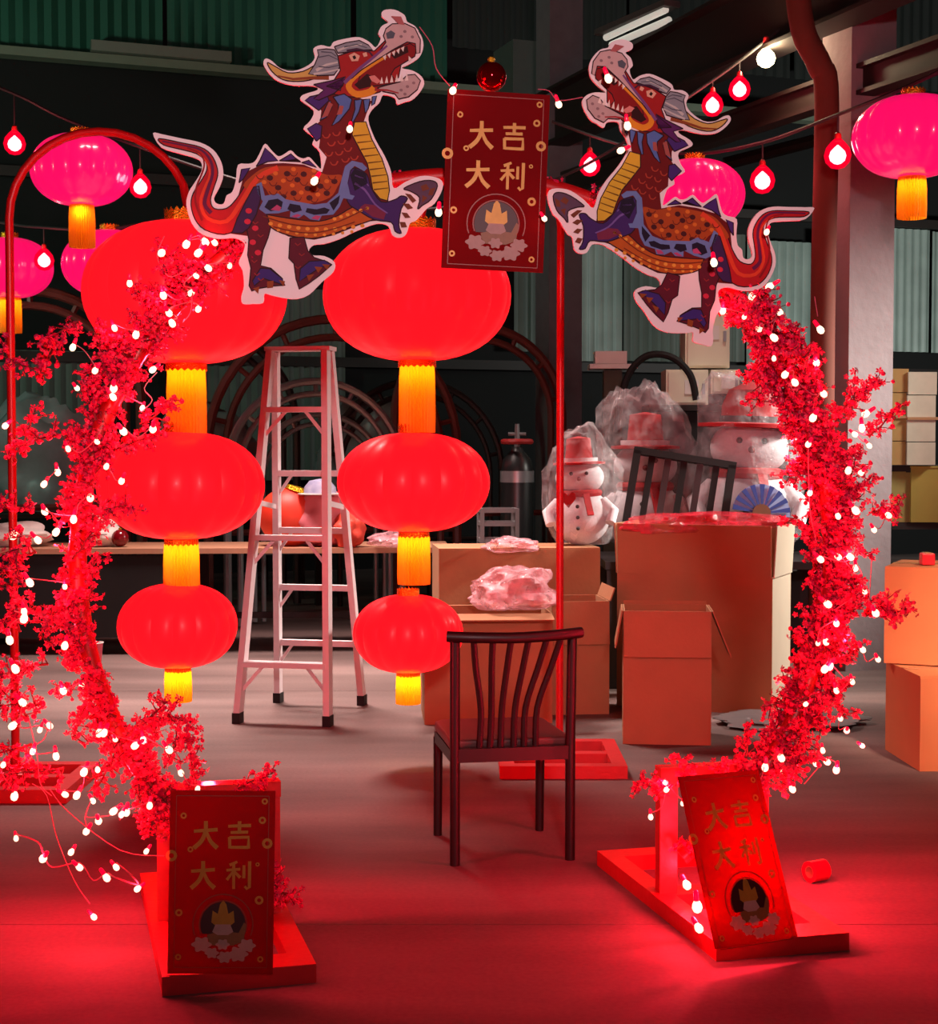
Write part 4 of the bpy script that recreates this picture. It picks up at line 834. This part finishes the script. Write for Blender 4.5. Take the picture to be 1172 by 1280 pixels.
def crumple(name, label, cat, c, sz, m, seed=0, amp=.16, n=40, k=22, group=None, sag=0):
    mb = MB().ball((0, 0, 0), 1.0, n, k); vs_ = []
    for x, y, z in mb.v:
        q = Vector((x, y, z)); d = 1 + amp * mnoise.noise(q * 1.7 + Vector((seed * 3.1, 0, 0))) * 2 + amp * .55 * mnoise.noise(q * 5 + Vector((0, seed, 0))) + amp * .3 * mnoise.noise(q * 12)
        q *= d; zz = q.z if q.z > -.8 else -.8 + (q.z + .8) * .05
        vs_.append((q.x * sz[0], q.y * sz[1], (zz + .82) * sz[2]))
    mb.v = vs_; o = mb.build(name, m, None, c, smooth=True); return tag(o, label, cat, group)
crumple('plastic_film', 'crumpled shiny pink plastic film spilling from the box behind the chair', 'plastic', P(642, 762, 8.9), (.25, .2, .13), M_pinkbag, 2, .22)
crumple('plastic_film', 'scrap of pink plastic film on the rear wide box', 'plastic', P(640, 690, 9.7), (.16, .14, .05), M_pinkbag, 5, .25)
crumple('plastic_film', 'red and pink plastic film heaped on the tallest box', 'plastic', P(880, 672, 9.35), (.42, .18, .085), wrap_mat('red_plastic_film', (240, 60, 80), .4), 9, .22)

# ---------------------------------------------------------------- snowmen in plastic wrap, on the boxes and a rack behind
M_snow = mat('snowman_white_felt', (222, 218, 222), 0.85, var=0.12, scale=30, bump=.2, bscale=90)
M_hat = mat('snowman_red_felt', (176, 20, 28), 0.85, var=0.25, scale=30)
M_coal = mat('snowman_button', (40, 30, 34), 0.6)
def snowman(label, p, H_, lean=0.0, hat='bowler', heart=False):
    t = thing('snowman_figure', label, 'snowman', p, (0, lean, R(-6)), 'wrapped snowman figures'); s = H_
    MB().ball((0, 0, .26 * s), .27 * s, 24, 16, (1, .85, .98)).build('body', M_snow, t, smooth=True)
    hd = MB().ball((0, 0, .62 * s), .20 * s, 24, 16, (1.12, .95, .82)).build('head', M_snow, t, smooth=True)
    if hat == 'bowler':
        h = MB().lathe([(.30 * s, .735 * s), (.30 * s, .755 * s), (.17 * s, .765 * s), (.165 * s, .86 * s), (.13 * s, .95 * s), (.05 * s, .99 * s), (.003, 1.0 * s)], 28).build('hat', M_hat, t, smooth=True)
    else:
        h = MB().lathe([(.24 * s, .74 * s), (.24 * s, .76 * s), (.13 * s, .77 * s), (.11 * s, .98 * s), (.003, 1.0 * s)], 28).build('hat', M_hat, t, smooth=True)
    MB().lathe([(.172 * s, .765 * s), (.174 * s, .80 * s), (.168 * s, .80 * s)], 28).build('hat_band', M_snow if hat != 'bowler' else M_coal, h, smooth=True)
    MB().tube([(.17 * s * math.cos(a_), .16 * s * math.sin(a_), .475 * s) for a_ in [2 * PI * i / 24 for i in range(24)]], .035 * s, 8, True).build('scarf', M_hat, t, smooth=True)
    MB().bar((.06 * s, -.19 * s, .47 * s), (.10 * s, -.27 * s, .28 * s), .06 * s, .02 * s).build('scarf_end', M_hat, t)
    for x in (-.07, .07): MB().ball((x * s, -.18 * s, .66 * s), .018 * s, 8, 6).build('eye', M_coal, t, smooth=True)
    MB().lathe([(.022 * s, 0), (.002, .09 * s)], 10).build('nose', mat('nose_dark_red', (120, 24, 26), .6), t, (0, -.18 * s, .61 * s), (R(90), 0, 0), smooth=True)
    for z in (.16, .26, .36): MB().ball((-.02 * s, -.235 * s, z * s), .018 * s, 8, 6).build('button', M_coal, t, smooth=True)
    for x in (-1, 1): MB().tube([(x * .20 * s, -.05 * s, .40 * s), (x * .30 * s, -.10 * s, .30 * s), (x * .27 * s, -.16 * s, .20 * s)], [.05 * s, .055 * s, .05 * s], 10).build('arm', M_snow, t, smooth=True)
    if heart:
        hp = [(.0, -.10), (.10, .02), (.09, .09), (.05, .11), (0, .06), (-.05, .11), (-.09, .09), (-.10, .02)]
        MB().plate([(x * .7 * s - .10 * s, .42 * s + z * .7 * s) for x, z in hp], -.262 * s, -.235 * s).build('heart', M_hat, t)
    return t
# rack (dark trestle) that carries them behind the boxes
rk = thing('work_bench', 'dark low bench behind the tallest box carrying wrapped figures', 'bench', Vector((1.62, 10.42, 0)), (0, 0, 0))
MB().box((0, 0, .80), (1.5, .98, .05)).build('top', M_blackwood, rk)
for sx in (-.70, .70):
    for sy in (-.4, .4): MB().box((sx, sy, .388), (.07, .07, .774)).build('leg', M_blackwood, rk)
MB().box((0, .33, .4), (1.33, .03, .6)).build('back_board', M_black, rk)
def onb(px, py, Y, z=.826): p = P(px, py, Y); p.z = z; return p
snowman('white snowman with round red hat wrapped in clear plastic, right above the tallest box', onb(931, 620, 10.52), 1.17, R(2))
snowman('white snowman with a red heart wrapped in plastic, left of the black slatted frame', onb(727, 640, 10.08, .926), .70, R(-2), 'tall', True)
snowman('white snowman with pointed red hat peeking over the black slatted frame', onb(806, 600, 10.66), .97, 0, 'tall')
crumple('plastic_wrap', 'clear crinkled plastic wrap around the round hatted snowman', 'plastic wrap', onb(931, 600, 10.52, .83), (.40, .32, .70), M_wrap, 3, .14)
crumple('plastic_wrap', 'clear crinkled plastic wrap around the snowman with the heart', 'plastic wrap', onb(727, 600, 10.08, .926), (.25, .20, .42), M_wrap, 6, .14)
crumple('plastic_wrap', 'clear peaked plastic wrap around the pointed hat snowman', 'plastic wrap', onb(804, 600, 10.66, .83), (.32, .25, .66), M_wrap, 8, .18)
# black slatted frame
sfp = onb(836, 640, 10.02); sf = thing('slatted_frame', 'black slatted frame leaning in front of the wrapped snowmen', 'frame', sfp + Vector((0, 0, .005)), (R(-14), R(9), R(-6)))
for s in (-1, 1): MB().box((s * .31, 0, .34), (.05, .05, .68)).build('side_bar', M_black, sf)
for z in (.0, .68): MB().box((0, 0, z), (.67, .05, .045)).build('cross_bar', M_black, sf)
for k in range(5): MB().box((-.21 + k * .105, 0, .34), (.042, .02, .65)).build('slat', mat('slat_grey', (66, 58, 60), .4) if k % 2 else M_black, sf)
# blue striped fan disc
bfp = onb(953, 640, 9.98); bfz = .30
bf = thing('striped_fan', 'blue and pale striped pleated paper fan beside the slatted frame', 'paper fan', bfp + Vector((0, 0, .006)), (R(-8), 0, R(4)))
M_bl, M_bl2 = mat('fan_blue', (44, 66, 150), .6), mat('fan_pale_blue', (150, 170, 214), .6)
for k in range(18):
    a0, a1 = PI * k / 18 - .15, PI * (k + 1) / 18 - .15
    r0, r1 = .055, .19
    am = (a0 + a1) / 2
    q = [(r0 * math.cos(a0), 0, r0 * math.sin(a0)), (r1 * math.cos(a0), 0, r1 * math.sin(a0)), (r1 * math.cos(a1), 0.0, r1 * math.sin(a1)), (r0 * math.cos(a1), 0, r0 * math.sin(a1))]
    mv = [Vector(x) + Vector((0, -.012 * (k % 2), bfz)) for x in q]
    MB().add([v for v in mv] + [v + Vector((0, .006, 0)) for v in mv], [(0, 1, 2, 3), (7, 6, 5, 4), (0, 4, 5, 1), (1, 5, 6, 2), (2, 6, 7, 3), (3, 7, 4, 0)]).build('pleat', M_bl if k % 2 else M_bl2, bf)
MB().lathe([(.06, 0), (.06, .03), (.002, .03)], 18).build('hub', mat('fan_hub_brown', (120, 70, 40), .6), bf, (0, .01, bfz), (R(90), 0, 0))
MB().tube([(0, .012, 0), (0, .012, bfz)], .012, 8).build('handle', M_card, bf)

# ---------------------------------------------------------------- back table and things on it
tz = .80; tL, tR_ = P(88, 678, 11.7), P(530, 678, 11.7)
tb = thing('work_table', 'long dark work table behind the left lantern column and the ladder', 'table', Vector(((tL.x + tR_.x) / 2 - .3, 12.05, 0)), (0, 0, R(3)))
TWd = 3.6
MB().box((0, 0, tz - .02), (TWd, .8, .04)).build('top', mat('table_top_wood', (190, 140, 110), .5), tb)
for sx in (-1.7, -.12, 1.7):
    for sy in (-.33, .33): MB().box((sx, sy, (tz - .04) / 2), (.06, .06, tz - .042)).build('leg', M_black, tb)
MB().box((-.92, -.36, .44), (1.52, .03, .62)).build('modesty_panel', M_black, tb)
for z in (.22,): MB().box((0, .33, z), (TWd - .2, .03, .05)).build('stretcher', M_dark_steel, tb)
def ont(px, Y=11.9): p = P(px, 660, Y); p.z = tz + .002; return p
crumple('cloth_bag', 'crumpled white printed bag on the left end of the work table', 'bag', ont(124), (.17, .16, .13), M_white, 12, .15)
crumple('cloth_bag', 'flat white cloth on the work table at the picture edge', 'cloth', ont(20), (.26, .18, .10), M_white, 15, .15)
bb = thing('ornament_ball', 'small dark red ball on the work table beside the white bag', 'ornament', ont(150, 11.8))
MB().ball((0, 0, .066), .066, 20, 14).build('ball', mat('dark_red_gloss', (120, 10, 22), .15), bb, smooth=True); MB().lathe([(.012, .128), (.012, .142), (.004, .145)], 10).build('cap', M_gold, bb)
fo = thing('folded_lantern', 'red and yellow lantern lying on the work table behind the ladder', 'lantern', ont(350, 11.95), (0, R(18), 0))
MB().ball((0, 0, .23), .24, 32, 18, (1, .8, .93)).build('shade', mat('red_yellow_cloth', (222, 16, 36), .5, col2=(240, 90, 40), scale=3.0), fo, smooth=True)
MB().lathe([(.08, .43), (.10, .44), (.085, .47), (.02, .475)], 18).build('crown', M_gold, fo)
crumple('plastic_bag', 'pink plastic bag slumped on the work table behind the ladder', 'bag', ont(402, 11.95), (.22, .2, .23), mat('pink_bag', (238, 130, 140), .5), 18, .15)
cf = thing('cap_hat', 'blue and white cap on the pink bag behind the ladder', 'cap', ont(400, 11.85) + Vector((0, -.0, .40)))
MB().lathe([(.125, 0), (.12, .05), (.08, .10), (.003, .115)], 20).build('crown', mat('cap_blue', (70, 84, 150), .7, col2=(214, 210, 222), scale=8), cf, smooth=True); MB().lathe([(.17, -.004), (.17, .004), (.12, .006)], 20).build('brim', M_white, cf)
crumple('plastic_bag', 'small clear bag of parts at the right end of the work table', 'bag', ont(492, 11.8), (.20, .14, .06), M_pinkbag, 19, .2)
crumple('plastic_bag', 'orange red bundle at the ladder side of the work table', 'bag', ont(436, 11.8), (.12, .12, .14), mat('orange_red_bundle', (226, 70, 50), .6), 21, .15)
# pink cup and tape roll on the floor
cp = G(119, 838); cu = thing('paper_cup', 'pink paper cup on the floor under the work table', 'cup', cp)
MB().lathe([(.038, 0), (.055, .19), (.058, .195), (.052, .19), (.036, .01), (.001, .01)], 20, cap=False).build('cup_body', mat('pink_cup', (224, 80, 100), .5), cu, smooth=True)
MB().tube([(.057 * math.cos(2 * PI * i / 20), .057 * math.sin(2 * PI * i / 20), .195) for i in range(20)], .004, 6, True).build('rim', M_white, cu)
rp = G(1020, 1102); ro_ = thing('tape_roll', 'roll of red ribbon tape lying on the floor by the right base', 'tape roll', rp + Vector((0, 0, .039)), (0, R(90), R(30)))
MB().lathe([(.022, -.035), (.038, -.035), (.038, .035), (.022, .035), (.022, -.035)], 24, cap=False).build('tape_winding', mat('red_tape', (226, 20, 50), .25), ro_, smooth=True)
MB().lathe([(.019, -.034), (.0215, -.034), (.0215, .034), (.019, .034), (.019, -.034)], 24, cap=False).build('core', M_card, ro_, smooth=True)

# ---------------------------------------------------------------- far background things
def arch_frame(label, px, Y, Rr, zc, m, lean=0, r=.03, bars=3):
    g = P(px, 600, Y); g.z = 0
    t = thing('pipe_arch_frame', label, 'metal arch', g, (0, 0, BA), 'stacked metal arch frames')
    def arcp(rr): return [(-rr, 0, .02), (-rr, 0, zc * .6)] + [(-rr * math.cos(PI * i / 24), 0, zc + rr * math.sin(PI * i / 24)) for i in range(25)] + [(rr, 0, zc * .6), (rr, 0, .02)]
    MB().tube(arcp(Rr), r, 8).build('outer_pipe', m, t, smooth=True); MB().tube(arcp(Rr * .86), r * .8, 8).build('inner_pipe', m, t, smooth=True)
    for i in range(bars * 2 + 1):
        a_ = PI * (i + .5) / (bars * 2 + 1)
        MB().tube([(-Rr * .86 * math.cos(a_), 0, zc + Rr * .86 * math.sin(a_)), (-Rr * math.cos(a_), 0, zc + Rr * math.sin(a_))], r * .6, 6).build('web_bar', m, t)
    MB().tube([(-Rr, 0, zc * .5), (Rr, 0, zc * .5)], r * .7, 6).build('tie_bar', m, t)
    return t
M_pipe_d = mat('dark_pipe', (44, 38, 36), .5)
arch_frame('large rusty red arch frame standing behind the ladder', 420, 14.6, 1.20, 1.55, M_rust_pipe, r=.045)
arch_frame('rusty red arch frame at the far left behind the hooked pole', 40, 14.4, 1.0, 2.0, M_rust_pipe, r=.05)
arch_frame('silver arch frame behind the right rail of the ladder', 395, 13.6, .78, 1.35, M_silver, r=.035)
arch_frame('small silver arch frame nested inside the rusty one', 400, 13.9, .60, 1.25, M_silver, r=.028)
arch_frame('dark arch frame behind the left lantern column', 250, 15.0, .95, 1.75, M_pipe_d, r=.04)
arch_frame('rusty arch frame to the left of the grey column', 600, 14.9, .85, 1.85, M_rust_pipe, r=.045)
arch_frame('dark arch frame low behind the right lantern column', 520, 15.3, .9, 1.3, M_pipe_d, r=.035)
# pale crumpled sheets stacked behind the arches
for k, (px, Y, sx, sz, lb_) in enumerate(((60, 15.8, .65, .62, 'grey plastic sheeting heaped behind the far left arch'), (255, 15.9, .55, .6, 'grey plastic sheeting heaped behind the left lanterns'), (470, 15.9, .55, .62, 'grey plastic sheeting heaped behind the silver arches'))):
    p = P(px, 600, Y); p.z = 0.9
    sb = thing('storage_rack', ('rack', 'rack', 'rack')[k] + ' of dark steel under the ' + lb_, 'rack', Vector((p.x, p.y, 0)), (0, 0, BA))
    MB().box((0, 0, .88), (1.5, .8, .04)).build('shelf', M_dark_steel, sb)
    for sx_ in (-.7, .7):
        for sy_ in (-.35, .35): MB().box((sx_, sy_, .43), (.06, .06, .86)).build('leg', M_dark_steel, sb)
    crumple('plastic_sheeting', lb_, 'sheeting', p + Vector((0, 0, .002)), (sx, .34, sz), mat('grey_sheeting', (138, 146, 146), .35, var=.5, scale=6), 30 + k, .2)
# gas cylinder and crate
gp = P(646, 640, 12.3); gp.z = 0
gc = thing('gas_cylinder', 'dark gas cylinder with red and silver valve left of the thin red pole', 'gas cylinder', gp)
MB().lathe([(.125, 0), (.13, .03), (.13, 1.36), (.11, 1.46), (.05, 1.53), (.04, 1.56)], 24).build('cylinder_body', mat('cylinder_dark_green', (24, 30, 30), .35), gc, smooth=True)
MB().lathe([(.132, 1.28), (.134, 1.28), (.134, 1.37), (.132, 1.37)], 24, cap=False).build('neck_band', M_silver, gc, smooth=True)
MB().tube([(.11 * math.cos(a_), .11 * math.sin(a_), 1.60) for a_ in [2 * PI * i / 20 for i in range(20)]], .022, 8, True).build('guard_ring', mat('guard_red', (150, 30, 30), .5), gc, smooth=True)
MB().tube([(0, 0, 1.55), (0, 0, 1.74)], [.025, .018], 8).build('valve', M_silver, gc, smooth=True); MB().tube([(-.07, 0, 1.66), (.07, 0, 1.66)], .014, 8).build('valve_handle', M_silver, gc)
kp = P(622, 640, 11.7); kp.z = 0
kr = thing('metal_crate', 'grey metal frame stand below the medium right lantern', 'stand', kp, (0, 0, R(5)))
for sx in (-.13, .13):
    for sy in (-.13, .13): MB().box((sx, sy, .55), (.03, .03, 1.1)).build('post', mat('crate_grey', (120, 120, 120), .5), kr)
for z in (.86, .985, 1.085):
    for s in (-1, 1): MB().box((0, s * .13, z), (.23, .025, .03)).build('rail', mat('crate_grey', (120, 120, 120), .5), kr); MB().box((s * .13, 0, z), (.025, .23, .03)).build('rail', mat('crate_grey', (120, 120, 120), .5), kr)
# cream cabinets and dark machine
def cab(label, x0, x1, y0, y1, Y, dep=.35, stand=True):
    a_, b_ = P(x0, y1, Y), P(x1, y0, Y); W2, H2 = b_.x - a_.x, b_.z - a_.z
    t = thing('switch_cabinet', label, 'cabinet', Vector(((a_.x + b_.x) / 2, Y + dep / 2, a_.z)), (0, 0, 0))
    MB().box((0, 0, H2 / 2), (W2, dep, H2)).build('body', M_cream, t)
    dr = MB().box((0, -dep / 2 - .008, H2 / 2), (W2 - .04, .016, H2 - .04)).build('door', M_cream, t)
    MB().box((W2 * .1, -dep / 2 - .02, H2 * .5), (.12, .01, .12)).build('label_plate', M_white, dr); MB().box((W2 * .38, -dep / 2 - .025, H2 * .45), (.025, .02, .09)).build('handle', M_silver, dr)
    return t, a_.z
cbt, cz = cab('tall cream switch cabinet under the left facing dragon', 856, 912, 372, 460, 13.6)
cb2, cz2 = cab('wide cream cabinet below the tall cream switch cabinet', 832, 885, 462, 506, 13.5)
cb3, cz3 = cab('small cream cabinet beside the round hatted snowman', 888, 924, 462, 492, 13.5, .3)
mcx = P(878, 500, 13.7)
mc = thing('machine_stand', 'dark machine frame carrying the cream cabinets', 'machine', Vector((mcx.x, 13.72, 0)))
MB().box((0, 0, cz2 / 2 - .03), (.9, .5, cz2 - .06)).build('cabinet_base', M_black, mc)
MB().box((0, 0, cz2 - .028), (1.0, .6, .05)).build('top_plate', M_dark_steel, mc)
MB().box((.05, .18, (cz2 + cz) / 2 + .02), (.25, .10, cz - cz2)).build('riser', M_dark_steel, mc)
MB().box((.28, .1, (cz2 + cz3) / 2), (.2, .2, cz3 - cz2 - .004)).build('riser', M_dark_steel, mc)
MB().tube(smoothpts([P(870, 500, 13.3) - Vector((mcx.x, 13.72, 0)), P(862, 468, 13.3) - Vector((mcx.x, 13.72, 0)), P(838, 446, 13.3) - Vector((mcx.x, 13.72, 0)), P(806, 446, 13.3) - Vector((mcx.x, 13.72, 0)), P(782, 476, 13.3) - Vector((mcx.x, 13.72, 0)), P(770, 540, 13.3) - Vector((mcx.x, 13.72, 0))], 6), .03, 8).build('hose', M_black, mc, smooth=True)
sc0 = P(765, 470, 13.9)
bs = thing('bench_scale', 'white bench scale on a dark stand right of the thin red pole', 'scale', Vector((sc0.x, 13.9, 0)))
zt_ = P(765, 456, 13.9).z
MB().box((0, 0, zt_ - .02), (.42, .3, .04)).build('tray', M_white, bs); MB().box((-.02, 0, zt_ + .06), (.28, .2, .11)).build('head', M_white, bs)
MB().box((0, 0, (zt_ - .05) / 2), (.16, .16, zt_ - .05)).build('pillar', mat('stand_olive', (70, 66, 52), .7), bs); MB().box((0, 0, .02), (.5, .4, .04)).build('foot_plate', M_black, bs)
# shelves with bundles beyond the pale column
shp = P(1140, 590, 11.4); shp.z = 0
sh = thing('storage_shelf', 'dark storage shelf at the right edge beyond the pale column', 'shelf', shp + Vector((.1, .3, 0)), (0, 0, R(4)))
zs = P(1130, 582, 11.4).z
for z in (.35, .98, zs - .025): MB().box((0, 0, z), (1.0, .6, .05)).build('shelf_board', M_dark_steel, sh)
for sx in (-.47, .47):
    for sy in (-.27, .27): MB().box((sx, sy, 1.25), (.05, .05, 2.5)).build('post', M_dark_steel, sh)
M_bundle = mat('kraft_bundle', (170, 132, 74), .8, var=.3, scale=6)
for k, (px, wpx, hpx, m, l) in enumerate(((1104, 46, 120, M_bundle, 'tall kraft paper bundle on the storage shelf next to the pale column'), (1146, 36, 116, mat('pale_bundle', (196, 190, 168), .7, var=.35, scale=8), 'pale wrapped bundle on the storage shelf at the right edge'))):
    p = P(px, 580, 11.4); s_ = F / 11.4
    t = thing('paper_bundle', l, 'bundle', Vector((p.x, p.y + .1, zs + .003)), (0, 0, R(4)))
    hh = hpx / s_ / 4
    for q in range(4):
        MB().box((random.uniform(-.01, .01), 0, hh * (q + .5)), (wpx / s_, .36, hh - .006)).build('sheaf', m, t)
    MB().box((0, 0, hh * 2), (wpx / s_ + .022, .385, .02)).build('strap', M_tape, t)
for k, (px, z, w_, h_, col, l) in enumerate(((1112, 1.008, .24, .36, (150, 132, 70), 'small dull yellow carton on the middle storage shelf'), (1160, 1.008, .30, .40, (168, 150, 66), 'larger mustard yellow carton on the middle storage shelf'), (1150, .378, .34, .30, (76, 44, 34), 'dark brown carton on the lowest storage shelf'))):
    p = P(px, 600, 11.45); t = thing('storage_carton', l, 'carton', Vector((p.x, p.y + .1, z)), (0, 0, R(10 - 9 * k)))
    MB().box((0, 0, h_ / 2), (w_, .34, h_)).build('body', mat('carton_%d' % k, col, .8), t); MB().box((0, 0, h_ + .004), (w_ + .012, .352, .012)).build('lid', mat('carton_%d' % k, col, .8), t)
# grey plastic sheet on floor by the tall box
crumple('plastic_sheet', 'dull grey plastic sheet on the floor right of the tallest box', 'sheet', G(985, 905), (.42, .25, .03), mat('dull_grey_film', (110, 104, 104), .35), 41, .2)
